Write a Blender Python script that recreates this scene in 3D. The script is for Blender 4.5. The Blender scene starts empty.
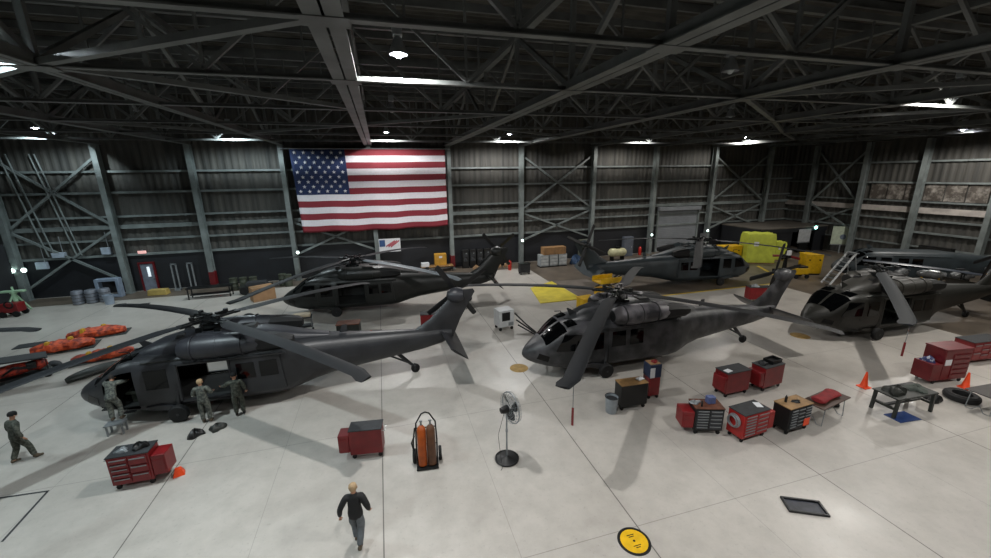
import bpy, math, random
from math import sin, cos, pi, radians as R
from mathutils import Vector, Matrix
random.seed(7)
S = bpy.context.scene
C = S.collection

# ------------------------------------------------------------------ camera, world, exposure, lamps
CAM_H, LENS, PITCH, YAW, ROLL = 8.75, 14.447, 14.75, 15.7, -0.83
cd = bpy.data.cameras.new('camera'); cd.sensor_width = 36; cd.sensor_fit = 'HORIZONTAL'; cd.lens = LENS
cd.clip_end = 300
cam = bpy.data.objects.new('camera', cd); C.objects.link(cam); S.camera = cam
cam.matrix_world = (Matrix.Translation((0, 0, CAM_H)) @ Matrix.Rotation(R(-YAW), 4, 'Z') @
                    Matrix.Rotation(R(90 - PITCH), 4, 'X') @ Matrix.Rotation(R(ROLL), 4, 'Z'))
w = bpy.data.worlds.new('world'); S.world = w; w.use_nodes = True
w.node_tree.nodes['Background'].inputs[0].default_value = (.5, .6, .8, 1)
w.node_tree.nodes['Background'].inputs[1].default_value = 0.01
S.view_settings.view_transform = 'Standard'; S.view_settings.look = 'None'
S.view_settings.exposure = 0.0; S.view_settings.gamma = 1.0
LAMP_W = 2750.0
# x, y, strength factor (0 = burnt out); high bay lamps hang between the roof trusses
LAMPS = [(.80, 12.3, 1.0), (-8.9, 12.3, 1.0), (11.5, 11.8, 0), (23.8, 12.2, 1.0), (20.9, 21.0, 0), (42.9, 21.1, .8),
         (.93, 22.4, 0), (-9.7, 33.2, .75), (.85, 33.2, .95), (10.7, 33.2, .95), (23.6, 33.2, .65), (35.2, 33.2, .5), (-20.3, 33.2, .65),
         (-21.0, 16.0, .75), (38.0, 10.0, .7), (30.0, 2.4, .5),
         (-9.3, 2.4, .8), (.8, 2.4, .8), (10.7, 2.4, 1.0), (21.2, 2.4, .9)]
LAMP_Z = 11.92

# ------------------------------------------------------------------ helpers
def lin(h):
    h = h.lstrip('#')
    f = lambda c: c / 12.92 if c <= .04045 else ((c + .055) / 1.055) ** 2.4
    return tuple(f(int(h[i:i + 2], 16) / 255) for i in (0, 2, 4)) + (1,)

MATS = {}
def M(name, col='#808080', rough=.5, metal=0, var=.15, scale=3, bump=0, spec=.5, detail=4, col2=None, lo=.35, hi=.65, emit=0):
    if name in MATS: return MATS[name]
    m = bpy.data.materials.new(name); m.use_nodes = True; MATS[name] = m
    n = m.node_tree.nodes; l = m.node_tree.links; b = n['Principled BSDF']
    c = lin(col)
    b.inputs['Roughness'].default_value = rough; b.inputs['Metallic'].default_value = metal
    b.inputs['Specular IOR Level'].default_value = spec
    tc = n.new('ShaderNodeTexCoord'); nz = n.new('ShaderNodeTexNoise')
    nz.inputs['Scale'].default_value = scale; nz.inputs['Detail'].default_value = detail
    l.new(tc.outputs['Object'], nz.inputs['Vector'])
    rp = n.new('ShaderNodeValToRGB'); l.new(nz.outputs['Fac'], rp.inputs['Fac'])
    a = rp.color_ramp.elements
    a[0].position, a[1].position = lo, hi
    if col2: a[0].color, a[1].color = c, lin(col2)
    else:
        a[0].color = tuple(x * (1 - var) for x in c[:3]) + (1,)
        a[1].color = tuple(min(1, x * (1 + var)) for x in c[:3]) + (1,)
    l.new(rp.outputs['Color'], b.inputs['Base Color'])
    if bump:
        bp = n.new('ShaderNodeBump'); bp.inputs['Strength'].default_value = bump; bp.inputs['Distance'].default_value = .02
        l.new(nz.outputs['Fac'], bp.inputs['Height']); l.new(bp.outputs['Normal'], b.inputs['Normal'])
    if emit:
        b.inputs['Emission Color'].default_value = c; b.inputs['Emission Strength'].default_value = emit
        try: m.cycles.emission_sampling = 'NONE'
        except Exception: pass
    return m

class MB:
    """collects shapes for ONE mesh object"""
    def __init__(s): s.v = []; s.f = []; s.mi = []; s.cur = 0
    def add(s, vs, fs):
        o = len(s.v); s.v += [tuple(v) for v in vs]
        for f in fs: s.f.append(tuple(i + o for i in f)); s.mi.append(s.cur)
        return s
    def box(s, c, d, rot=None, taper=1.0, tapery=None):
        x, y, z = d[0] / 2, d[1] / 2, d[2] / 2; ty = taper if tapery is None else tapery
        vs = [(-x, -y, -z), (x, -y, -z), (x, y, -z), (-x, y, -z), (-x * taper, -y * ty, z), (x * taper, -y * ty, z), (x * taper, y * ty, z), (-x * taper, y * ty, z)]
        m = rot if rot is not None else Matrix.Identity(3)
        vs = [m @ Vector(v) + Vector(c) for v in vs]
        return s.add(vs, [(0, 3, 2, 1), (4, 5, 6, 7), (0, 1, 5, 4), (1, 2, 6, 5), (2, 3, 7, 6), (3, 0, 4, 7)])
    def bar(s, a, b, wd, h, up=(0, 0, 1)):
        """rectangular bar from a to b: wd sideways, h along up"""
        a, b = Vector(a), Vector(b); d = (b - a).normalized(); u = Vector(up)
        if abs(d.dot(u)) > .99: u = Vector((0, 1, 0))
        sd = d.cross(u).normalized(); u = sd.cross(d)
        vs = []
        for p in (a, b):
            for i, j in ((-1, -1), (1, -1), (1, 1), (-1, 1)): vs.append(p + sd * (wd / 2 * i) + u * (h / 2 * j))
        return s.add(vs, [(3, 2, 1, 0), (4, 5, 6, 7), (0, 1, 5, 4), (1, 2, 6, 5), (2, 3, 7, 6), (3, 0, 4, 7)])
    def tube(s, pts, r, n=8, caps=True):
        pts = [Vector(p) for p in pts]; rs = r if isinstance(r, (list, tuple)) else [r] * len(pts)
        vs = []; up = None
        for i, p in enumerate(pts):
            d = (pts[min(i + 1, len(pts) - 1)] - pts[max(i - 1, 0)]).normalized()
            if up is None:
                up = Vector((0, 0, 1)) if abs(d.z) < .9 else Vector((1, 0, 0))
            sd = d.cross(up).normalized(); up = sd.cross(d).normalized()
            for k in range(n):
                a = 2 * pi * k / n; vs.append(p + (sd * cos(a) + up * sin(a)) * rs[i])
        fs = []
        for i in range(len(pts) - 1):
            for k in range(n): fs.append((i * n + k, i * n + (k + 1) % n, (i + 1) * n + (k + 1) % n, (i + 1) * n + k))
        if caps: fs += [tuple(range(n - 1, -1, -1)), tuple((len(pts) - 1) * n + k for k in range(n))]
        return s.add(vs, fs)
    def lathe(s, prof, n=20, c=(0, 0, 0), axis='Z'):
        """prof: (radius, height) pairs along the axis"""
        vs = []
        for r, h in prof:
            for k in range(n):
                a = 2 * pi * k / n; p = (r * cos(a), r * sin(a), h)
                if axis == 'X': p = (p[2], p[0], p[1])
                if axis == 'Y': p = (p[1], p[2], p[0])
                vs.append((p[0] + c[0], p[1] + c[1], p[2] + c[2]))
        fs = []
        for i in range(len(prof) - 1):
            for k in range(n): fs.append((i * n + k, i * n + (k + 1) % n, (i + 1) * n + (k + 1) % n, (i + 1) * n + k))
        if prof[0][0] > 1e-4: fs.append(tuple(range(n - 1, -1, -1)))
        if prof[-1][0] > 1e-4: fs.append(tuple((len(prof) - 1) * n + k for k in range(n)))
        return s.add(vs, fs)
    def torus(s, c, R0, r, axis='Z', n=24, m=8):
        vs = []; fs = []
        for i in range(n):
            a = 2 * pi * i / n
            for j in range(m):
                b = 2 * pi * j / m; q = R0 + r * cos(b); p = (q * cos(a), q * sin(a), r * sin(b))
                if axis == 'X': p = (p[2], p[0], p[1])
                if axis == 'Y': p = (p[1], p[2], p[0])
                vs.append((p[0] + c[0], p[1] + c[1], p[2] + c[2]))
        for i in range(n):
            for j in range(m): fs.append((i * m + j, ((i + 1) % n) * m + j, ((i + 1) % n) * m + (j + 1) % m, i * m + (j + 1) % m))
        return s.add(vs, fs)
    def loft(s, rings, caps=True, closed=True):
        n = len(rings[0]); vs = [p for r in rings for p in r]; fs = []
        for i in range(len(rings) - 1):
            for k in range(n if closed else n - 1): fs.append((i * n + k, i * n + (k + 1) % n, (i + 1) * n + (k + 1) % n, (i + 1) * n + k))
        if caps: fs += [tuple(range(n - 1, -1, -1)), tuple((len(rings) - 1) * n + k for k in range(n))]
        return s.add(vs, fs)
    def prism(s, poly, z0, z1):
        n = len(poly)
        return s.add([(x, y, z0) for x, y in poly] + [(x, y, z1) for x, y in poly],
                     [tuple(range(n - 1, -1, -1)), tuple(range(n, 2 * n))] + [(k, (k + 1) % n, n + (k + 1) % n, n + k) for k in range(n)])
    def sheet(s, fn, nu, nv, t=0.0, nrm=(0, 0, 1)):
        """fn(u,v)->point grid; with thickness t along -nrm"""
        N = Vector(nrm) * t; g = [[Vector(fn(i / nu, j / nv)) for j in range(nv + 1)] for i in range(nu + 1)]
        W = nv + 1; vs = [p for r in g for p in r]; fs = [(i * W + j, (i + 1) * W + j, (i + 1) * W + j + 1, i * W + j + 1) for i in range(nu) for j in range(nv)]
        if t:
            o = len(vs); vs += [p - N for p in vs]
            fs += [tuple(k + o for k in reversed(f)) for f in fs]
            edge = [(i, 0) for i in range(nu)] + [(nu, j) for j in range(nv)] + [(i, nv) for i in range(nu, 0, -1)] + [(0, j) for j in range(nv, 0, -1)]
            ids = [i * W + j for i, j in edge]
            for a in range(len(ids)):
                p, q = ids[a], ids[(a + 1) % len(ids)]; fs.append((q, p, p + o, q + o))
        return s.add(vs, fs)
    def mesh(s, name, mats, smooth=35):
        me = bpy.data.meshes.new(name); me.from_pydata(s.v, [], s.f)
        for m in (mats if isinstance(mats, (list, tuple)) else [mats]): me.materials.append(m)
        if any(s.mi): me.polygons.foreach_set('material_index', s.mi)
        me.validate(); me.update()
        import bmesh
        bm = bmesh.new(); bm.from_mesh(me); bmesh.ops.recalc_face_normals(bm, faces=bm.faces); bm.to_mesh(me); bm.free()
        if smooth:
            me.polygons.foreach_set('use_smooth', [True] * len(me.polygons)); me.set_sharp_from_angle(angle=R(smooth))
        return me
    def build(s, name, mats, parent=None, loc=(0, 0, 0), rz=0, smooth=35, bevel=0):
        return link(name, s.mesh(name, mats, smooth), parent, loc, rz, bevel)

def link(name, me, parent=None, loc=(0, 0, 0), rz=0, bevel=0):
    o = bpy.data.objects.new(name, me); C.objects.link(o); o.location = loc; o.rotation_euler = (0, 0, rz)
    if parent: o.parent = parent
    if bevel:
        b = o.modifiers.new('bevel', 'BEVEL'); b.width = bevel; b.segments = 2; b.limit_method = 'ANGLE'
    return o
def tag(o, label, cat, group=None, kind=None):
    o['label'] = label; o['category'] = cat
    if group: o['group'] = group
    if kind: o['kind'] = kind
    return o
def thing(name, label, cat, loc=(0, 0, 0), rz=0, group=None):
    o = bpy.data.objects.new(name, None); C.objects.link(o); o.empty_display_size = .2
    o.location = loc; o.rotation_euler = (0, 0, rz)
    return tag(o, label, cat, group)
def struct(o): o['kind'] = 'structure'; return o
def croot(name):
    o = bpy.data.objects.new(name, None); C.objects.link(o); return struct(o)
def copy_tree(o, parent=None):
    c = o.copy(); C.objects.link(c)
    if parent: c.parent = parent
    for ch in list(o.children): copy_tree(ch, c)
    return c
def rotz(a): return Matrix.Rotation(a, 3, 'Z')
def rotx(a): return Matrix.Rotation(a, 3, 'X')
def roty(a): return Matrix.Rotation(a, 3, 'Y')

# ------------------------------------------------------------------ materials
steel = M('painted_steel', '#727978', .5, 0, .22, 1.2)
steel_roof = M('roof_steel', '#5d605f', .5, 0, .25, 1.0)
dark_deck = M('roof_deck', '#45433d', .8, 0, .4, .8)
black_wall = M('black_wainscot', '#15171c', .6, 0, .3, .7)
black = M('black_plastic', '#0c0d0e', .45, 0, .2, 6)
blackm = M('black_metal', '#111314', .4, .3, .2, 8)
rubber = M('tyre_rubber', '#0b0b0c', .75, 0, .2, 8)
red = M('red_tool_paint', '#76161a', .4, 0, .15, 3)
darkred = M('dark_red_paint', '#5f0d14', .4, 0, .15, 3)
orangered = M('orange_red', '#c23a14', .6, 0, .25, 6)
chrome = M('bright_metal', '#b9bcbd', .3, .9, .1, 5)
alu = M('grey_metal', '#8d9295', .4, .5, .12, 5)
greymat = M('grey_rubber_mat', '#26282b', .7, 0, .2, 8)
white = M('white_paint', '#c9cbcc', .4, 0, .06, 4)
yellow = M('yellow_paint', '#d2a60d', .45, 0, .12, 4)
lime = M('lime_cover', '#b2ba3e', .6, 0, .12, 2, bump=.4)
wood = M('plywood', '#8a6a42', .6, 0, .25, 3)
cardboard = M('cardboard', '#9d7a58', .7, 0, .1, 3)
glass = M('dark_glass', '#040506', .06, 0, .1, 3, spec=.3)
olive = M('olive_paint', '#20231f', .5, 0, .25, 2)
orange = M('cone_orange', '#ea4a17', .5, 0, .08, 4)
navy = M('navy_fabric', '#1d2a44', .7, 0, .2, 4)
paper = M('paper_white', '#d7d9dc', .6, 0, .04, 8)
tan = M('tan_fabric', '#8a6c4c', .7, 0, .15, 3)
rust = M('rust_brown', '#5c3320', .6, 0, .3, 6)

def concrete():
    m = bpy.data.materials.new('concrete_floor'); m.use_nodes = True
    n = m.node_tree.nodes; l = m.node_tree.links; b = n['Principled BSDF']
    tc = n.new('ShaderNodeTexCoord'); P = tc.outputs['Object']
    def noise(sc, det=5, rough=.6):
        z = n.new('ShaderNodeTexNoise'); z.inputs['Scale'].default_value = sc; z.inputs['Detail'].default_value = det
        z.inputs['Roughness'].default_value = rough; l.new(P, z.inputs['Vector']); return z.outputs['Fac']
    def ramp(f, p0, c0, p1, c1):
        r = n.new('ShaderNodeValToRGB'); l.new(f, r.inputs['Fac']); e = r.color_ramp.elements
        e[0].position, e[0].color, e[1].position, e[1].color = p0, c0, p1, c1; return r.outputs['Color']
    def mul(a, c):
        x = n.new('ShaderNodeMix'); x.data_type = 'RGBA'; x.blend_type = 'MULTIPLY'; x.inputs['Factor'].default_value = 1
        l.new(a, x.inputs['A']); l.new(c, x.inputs['B']); return x.outputs['Result']
    g = lambda v: (v, v, v, 1)
    base = ramp(noise(.22), .3, lin('#a6a19a'), .7, lin('#bdb8b1'))
    base = mul(base, ramp(noise(1.6, 8, .7), .3, g(.86), .6, g(1.0)))
    base = mul(base, ramp(noise(9, 6, .7), .28, g(.8), .42, g(1.0)))
    sep = n.new('ShaderNodeSeparateXYZ'); l.new(P, sep.inputs[0])
    def math(op, a, v=None, c=None):
        x = n.new('ShaderNodeMath'); x.operation = op; l.new(a, x.inputs[0])
        if v is not None: x.inputs[1].default_value = v
        if c is not None: l.new(c, x.inputs[1])
        return x.outputs[0]
    # sawn slab joints: one grid of straight dark lines
    jx = math('ABSOLUTE', math('SUBTRACT', math('FLOORED_MODULO', math('ADD', sep.outputs[0], 6.86 + 3.12 + 62.4), 6.24), 3.12))
    jy = math('ABSOLUTE', math('SUBTRACT', math('FLOORED_MODULO', math('ADD', sep.outputs[1], -6.95 + 3.05 + 61), 6.1), 3.05))
    lx = math('LESS_THAN', jx, .016); ly = math('LESS_THAN', jy, .010)
    hx = math('MULTIPLY', math('LESS_THAN', math('ABSOLUTE', math('SUBTRACT', jx, 3.12)), .008), .4)
    j = math('MAXIMUM', math('MAXIMUM', lx, c=hx), c=math('MULTIPLY', ly, .55))
    jr = ramp(j, 0, g(1), 1, g(.34)); base = mul(base, jr)
    l.new(base, b.inputs['Base Color'])
    rr = ramp(noise(.8), .3, g(.30), .7, g(.46)); l.new(rr, b.inputs['Roughness'])
    b.inputs['Specular IOR Level'].default_value = .4
    return m
def siding(name, c1, c2, patch=None):
    """old corrugated sheet: stretched vertical streaks"""
    m = bpy.data.materials.new(name); m.use_nodes = True
    n = m.node_tree.nodes; l = m.node_tree.links; b = n['Principled BSDF']
    tc = n.new('ShaderNodeTexCoord'); mp = n.new('ShaderNodeMapping'); mp.inputs['Scale'].default_value = (2.2, 2.2, .12)
    l.new(tc.outputs['Object'], mp.inputs['Vector'])
    nz = n.new('ShaderNodeTexNoise'); nz.inputs['Scale'].default_value = 1; nz.inputs['Detail'].default_value = 5
    l.new(mp.outputs[0], nz.inputs['Vector'])
    r = n.new('ShaderNodeValToRGB'); l.new(nz.outputs['Fac'], r.inputs['Fac'])
    e = r.color_ramp.elements; e[0].position, e[0].color, e[1].position, e[1].color = .32, lin(c1), .68, lin(c2)
    out = r.outputs['Color']
    if patch:
        n2 = n.new('ShaderNodeTexNoise'); n2.inputs['Scale'].default_value = 1.3; n2.inputs['Detail'].default_value = 6; n2.inputs['Roughness'].default_value = .7
        l.new(tc.outputs['Object'], n2.inputs['Vector'])
        r2 = n.new('ShaderNodeValToRGB'); l.new(n2.outputs['Fac'], r2.inputs['Fac'])
        r2.color_ramp.elements[0].position, r2.color_ramp.elements[1].position = .46, .7
        x = n.new('ShaderNodeMix'); x.data_type = 'RGBA'; l.new(r2.outputs['Color'], x.inputs['Factor']); l.new(out, x.inputs['A']); x.inputs['B'].default_value = lin(patch); out = x.outputs['Result']
    l.new(out, b.inputs['Base Color']); b.inputs['Roughness'].default_value = .7
    return m
floor_m = concrete()
side_m = siding('wall_sheeting', '#383836', '#56544f')
panel_m = siding('peeling_panels', '#453f3a', '#58514a', '#a9a39b')
door_m = M('roll_door_paint', '#7c8085', .5, 0, .08, 1)
brown_m = M('brown_floor_paint', '#5b5248', .45, 0, .25, .8)
yline = M('yellow_line_paint', '#b79d28', .5, 0, .25, 3)

# ------------------------------------------------------------------ room shell
X0, X1, Y0, Y1, ZT = -27.4, 47.9, -14.0, 37.9, 11.3
struct(MB().box(((X0 + X1) / 2, (Y0 + Y1) / 2, -.1), (X1 - X0 + 1, Y1 - Y0 + 1, .2)).build('floor', floor_m, smooth=0))
def corr(n, L, z0, z1, place):
    """corrugated sheet wall along a line of length L"""
    vs = []; fs = []
    for i in range(n + 1):
        off = (0, .05, .05, 0)[i % 4]
        for z in (z0, z1): vs.append(place(L * i / n, off, z))
    for i in range(n): fs.append((2 * i, 2 * i + 2, 2 * i + 3, 2 * i + 1))
    return MB().add(vs, fs)
ZW = 15.2
struct(corr(600, X1 - X0, 0, ZW, lambda s, o, z: (X0 + s, Y1 - o, z)).build('wall_back', side_m, smooth=0))
struct(corr(400, Y1 - Y0, 0, ZW, lambda s, o, z: (X1 - o, Y0 + s, z)).build('wall_right', side_m, smooth=0))
struct(corr(400, Y1 - Y0, 0, ZW, lambda s, o, z: (X0 + o, Y0 + s, z)).build('wall_left', side_m, smooth=0))
struct(corr(600, X1 - X0, 0, ZW, lambda s, o, z: (X0 + s, Y0 + o, z)).build('wall_front', side_m, smooth=0))
struct(corr(500, Y1 - Y0, 0, 1, lambda s, o, z: (X0 + (X1 - X0) * z, Y0 + s, ZW - .02 - o * 2)).build('ceiling', dark_deck, smooth=0))
# black lower band of the walls
tb = MB()
tb.box(((X0 + 29.2) / 2, Y1 - .1, 1.45), (29.2 - X0, .12, 2.9)); tb.box(((34.9 + X1) / 2, Y1 - .1, 1.45), (X1 - 34.9, .12, 2.9))
struct(tb.build('trim_1', black_wall, smooth=0))
struct(MB().box((X0 + .1, (Y0 + Y1) / 2, 1.9), (.12, Y1 - Y0, 3.8)).build('trim_2', black_wall, smooth=0))
# purlins under the roof deck
for i in range(26):
    y = Y0 + 1 + i * 2
    struct(MB().bar((X0, y, ZW - .25), (X1, y, ZW - .25), .12, .28).build('roof_purlin', steel_roof, smooth=0))
# girts on the back wall, one rail each
for z, h in ((3.0, .16), (4.2, .14), (5.2, .3), (6.0, .14), (7.8, .16), (9.35, .16)):
    struct(MB().box(((X0 + X1) / 2, Y1 - .2, z), (X1 - X0, .22, h)).build('wall_girt', steel, smooth=0))
pale_girt = M('pale_girt', '#b3aca6', .6, 0, .2, 1.5)
for z, h in ((1.7, .12), (3.0, .16), (4.1, .14), (5.0, .5), (5.75, .14), (7.45, .16), (9.35, .16)):
    struct(MB().box((X1 - .2, (Y0 + Y1) / 2, z), (.22, Y1 - Y0, h)).build('wall_girt', pale_girt if z == 5.0 else steel, smooth=0))
def hcol(b, x, y, z0, z1, along='x', wd=.36, dp=.5, t=.035):
    if along == 'x':
        for s in (-1, 1): b.box((x, y + s * dp / 2, (z0 + z1) / 2), (wd, t, z1 - z0))
        b.box((x, y, (z0 + z1) / 2), (t, dp, z1 - z0)); b.box((x, y, z0 + .02), (wd + .16, dp + .16, .04))
    else:
        for s in (-1, 1): b.box((x + s * dp / 2, y, (z0 + z1) / 2), (t, wd, z1 - z0))
        b.box((x, y, (z0 + z1) / 2), (dp, t, z1 - z0)); b.box((x, y, z0 + .02), (dp + .16, wd + .16, .04))
COLX = [-26.2, -19.75, -13.9, -7.45, -.65, 6.2, 13.2, 20.95, 28.2, 35.8, 43.6]
for x in COLX:
    b = MB(); hcol(b, x, Y1 - .62, 0, ZT); struct(b.build('steel_column', steel, smooth=0))
COLY = [34.8, 29.75, 25.1, 20.2, 15.2, 10, 5, 0, -5]
for y in COLY:
    b = MB(); hcol(b, X1 - .62, y, 0, ZT, 'y'); struct(b.build('steel_column', steel, smooth=0))
def xbrace(p, q, z0, z1):
    for a, c in ((z0, z1), (z1, z0)):
        struct(MB().bar((p[0], p[1], a), (q[0], q[1], c), .16, .16).build('cross_brace', steel, smooth=0))
yb = Y1 - .45
for a, c in ((0, 1), (6, 7), (9, 10)):
    p, q = (COLX[a] + .2, yb), (COLX[c] - .2, yb)
    xbrace(p, q, 5.4, 10.4); xbrace(p, q, .9 if a == 0 else 2.3, 5.0)
xbrace((COLX[3] + .2, yb), (COLX[4] - .2, yb), 2.3, 5.0)
xbrace((X1 - .45, COLY[1] + .2), (X1 - .45, COLY[0] - .2), 5.4, 10.6); xbrace((X1 - .45, COLY[1] + .2), (X1 - .45, COLY[0] - .2), 2.6, 5.0)
# old window band with peeling paint on the right wall
for i in range(22):
    y = 29.2 - i * 1.42
    b = MB().box((X1 - .1, y - .66, 6.6), (.1, 1.3, 1.45)); struct(b.build('wall_panel', panel_m, smooth=0))
# roof trusses along Y over every column line
ROWS = [-2.2, 2.9, 8.1, 12.75, 18.1, 23.5, 28.6, 33.7, 37.4]
ZB, ZC = 11.45, 14.4
for x in COLX:
    t = croot('roof_truss'); wide = x in (-.65, 6.2, 13.2)
    s = .17 if wide else .1
    b = MB()
    for k in (-1, 1):
        b.box((x + k * s, (ROWS[0] + ROWS[-1]) / 2, ZB - .14), (.29 if wide else .16, ROWS[-1] - ROWS[0] + 2, .03))
        b.box((x + k * s, (ROWS[0] + ROWS[-1]) / 2, ZB), (.03, ROWS[-1] - ROWS[0] + 2, .28))
    b.build('bottom_chord', steel_roof, t, smooth=0)
    MB().box((x, (ROWS[0] + ROWS[-1]) / 2, ZC), (.3, ROWS[-1] - ROWS[0] + 2, .28)).build('top_chord', steel_roof, t, smooth=0)
    for i, y in enumerate(ROWS):
        MB().bar((x, y, ZB), (x, y, ZC), .16, .14, (0, 1, 0)).build('vertical_web', steel_roof, t, smooth=0)
        if i + 1 < len(ROWS):
            a, c = (ZB, ZC) if i % 2 else (ZC, ZB)
            MB().bar((x, y, a), (x, ROWS[i + 1], c), .14, .16).build('diagonal_web', steel_roof, t, smooth=0)
        if i in (2, 3): MB().box((x, y, ZB - .165), (.8, .5, .02)).build('gusset_plate', steel_roof, t, smooth=0)
for j, y in enumerate(ROWS[:-1]):
    t = croot('bridging_truss'); b = MB()
    b.box(((X0 + X1) / 2, y, ZB - .12), (X1 - X0, .2, .03)); b.box(((X0 + X1) / 2, y, ZB - .06), (X1 - X0, .03, .12)); b.build('bottom_chord', steel_roof, t, smooth=0)
    MB().box(((X0 + X1) / 2, y, ZC), (X1 - X0, .2, .22)).build('top_chord', steel_roof, t, smooth=0)
    for i in range(len(COLX) - 1):
        xa, xb = COLX[i], COLX[i + 1]; xm = (xa + xb) / 2
        MB().bar((xa, y, ZC), (xm, y, ZB), .1, .1).build('diagonal_web', steel_roof, t, smooth=0)
        MB().bar((xm, y, ZB), (xb, y, ZC), .1, .1).build('diagonal_web', steel_roof, t, smooth=0)
        for f in (.25, .5, .75):
            xx = xa + (xb - xa) * f; MB().bar((xx, y, ZB + (0 if f == .5 else 1.45)), (xx, y, ZC), .07, .07, (0, 1, 0)).build('vertical_web', steel_roof, t, smooth=0)
# flat braces between the bottom chords
for (i, j, fl) in ((3, 2, 1), (3, 3, 0), (2, 3, 1), (2, 2, 0), (6, 2, 1), (6, 3, 0), (1, 3, 0), (1, 4, 1), (7, 3, 1), (7, 4, 0), (3, 5, 1), (5, 5, 0), (8, 4, 1), (8, 5, 0), (4, 4, 1), (2, 5, 0)):
    xa, xb, ya, yb2 = COLX[i], COLX[i + 1], ROWS[j], ROWS[j + 1]
    if fl: ya, yb2 = yb2, ya
    struct(MB().bar((xa, ya, ZB - .05), (xb, yb2, ZB - .05), .2, .14).build('roof_brace', steel_roof, smooth=0))

# lamps: ballast box, bell reflector, bulb, hanger, and the lamp's light
refl_m = M('lamp_reflector', '#9a9da0', .35, .6, .05, 5)
bulb_m = M('lamp_bulb', '#f2f6ff', .3, 0, .01, 5, emit=60)
dead_m = M('lamp_lens_off', '#aeb4b4', .3, 0, .05, 5)
for i, (x, y, k) in enumerate(LAMPS):
    lab = {2: 'unlit high bay lamp hanging under the dark roof right of the brightest lamp', 4: 'smaller unlit high bay lamp hanging behind the nearer unlit one', 6: 'dim unlit high bay lamp between the brightest lamp and the flag',
           0: 'bright high bay lamp hanging nearest, beside the wide double roof beam', 3: 'bright high bay lamp at the upper right under the roof',
           5: 'small lit high bay lamp close to the right wall', 7: 'lit high bay lamp at back left of the flag', 8: 'lit high bay lamp in front of the flag',
           9: 'lit high bay lamp just right of the flag', 10: 'lit high bay lamp at back above the slate helicopter\'s tail',
           11: 'lit high bay lamp at back right above the grey roller door', 12: 'lit high bay lamp in the far back left corner',
           1: 'lit high bay lamp at the left edge under the roof'}.get(i, 'high bay lamp under the roof outside the view')
    r = thing('high_bay_lamp', lab, 'ceiling lamp', (x, y, 11.5 if i == 5 else LAMP_Z), 0, 'high bay lamps under the roof')
    MB().box((0, 0, .62), (.26, .26, .3)).build('ballast_box', alu, r, bevel=.02)
    MB().tube([(0, 0, .77), (0, 0, 15.18 - r.location.z)], .02, 6).build('hanger_rod', steel_roof, r)
    MB().lathe([(.06, .47), (.1, .44), (.2, .2), (.26, .02), (.245, .02), (.18, .2), (.08, .42)], 20).build('reflector', refl_m, r)
    MB().lathe([(.02, .36), (.1, .3), (.13, .14), (.11, .02), (.06, -.05), (.001, -.07)], 14).build('bulb', bulb_m if k else dead_m, r)
    if k:
        L = bpy.data.lights.new('lamp_light', 'SPOT'); L.energy = LAMP_W * k; L.spot_size = R(168); L.spot_blend = .35
        L.shadow_soft_size = .16; L.color = (.80, .95, 1.0) if x < -5 else (1, .99, .97) if x < 15 else (1, .96, .9)
        lo = bpy.data.objects.new('lamp_light', L); C.objects.link(lo); lo.parent = r; lo.location = (0, 0, -.09)
# ------------------------------------------------------------------ helicopters (x forward, y left, hub above the origin, ground z=0)
def lerp_tab(tab, x):
    if x >= tab[0][0]: return tab[0][1:]
    for a, b in zip(tab, tab[1:]):
        if x >= b[0]:
            f = (a[0] - x) / (a[0] - b[0]); return tuple(p + (q - p) * f for p, q in zip(a[1:], b[1:]))
    return tab[-1][1:]
HULL = [  # x, half width, bottom, top, exponent
    (4.58, .03, 1.0, 1.08, 2), (4.52, .17, .88, 1.21, 2), (4.38, .34, .76, 1.37, 2.1), (4.12, .55, .63, 1.56, 2.3), (3.8, .74, .54, 1.74, 2.6), (3.62, .84, .5, 1.83, 2.8),
    (3.35, .95, .46, 2.06, 3.2), (3.05, 1.03, .43, 2.27, 3.8), (2.75, 1.09, .4, 2.42, 4.3), (2.4, 1.14, .38, 2.5, 4.8), (1.9, 1.18, .38, 2.53, 5), (1.5, 1.18, .38, 2.53, 5),
    (-2.2, 1.18, .38, 2.53, 5), (-2.7, 1.15, .41, 2.5, 4.4), (-3.1, 1.04, .48, 2.46, 3.6), (-3.6, .88, .58, 2.42, 3), (-4.3, .74, .7, 2.34, 2.6), (-6, .54, .88, 2.2, 2.3),
    (-8, .36, 1.12, 2.06, 2.2), (-8.9, .26, 1.3, 2.0, 2.1), (-9.4, .12, 1.48, 1.92, 2)]
SF = [0, .01, .03, .07, .12, .2, .3, .45, .6, .72, .82, .9, .95, .975, .99, 1]
def hull_y(x, z):
    w, zb, zt, n = lerp_tab(HULL, x); f = abs(2 * (z - zb) / (zt - zb) - 1)
    return w * max(0, 1 - min(1, f) ** n) ** (1 / n)
def hull_z(x, y):
    w, zb, zt, n = lerp_tab(HULL, x); f = min(1, abs(y) / w)
    return (zb + zt) / 2 + (zt - zb) / 2 * (1 - f ** n) ** (1 / n)
def ring(x):
    w, zb, zt, n = lerp_tab(HULL, x); pts = []
    for f in SF: pts.append((x, w * max(0, 1 - abs(2 * f - 1) ** n) ** (1 / n), zb + (zt - zb) * f))
    return pts + [(p[0], -p[1], p[2]) for p in pts[-2:0:-1]]
DOOR = (-.75, .95)
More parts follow.
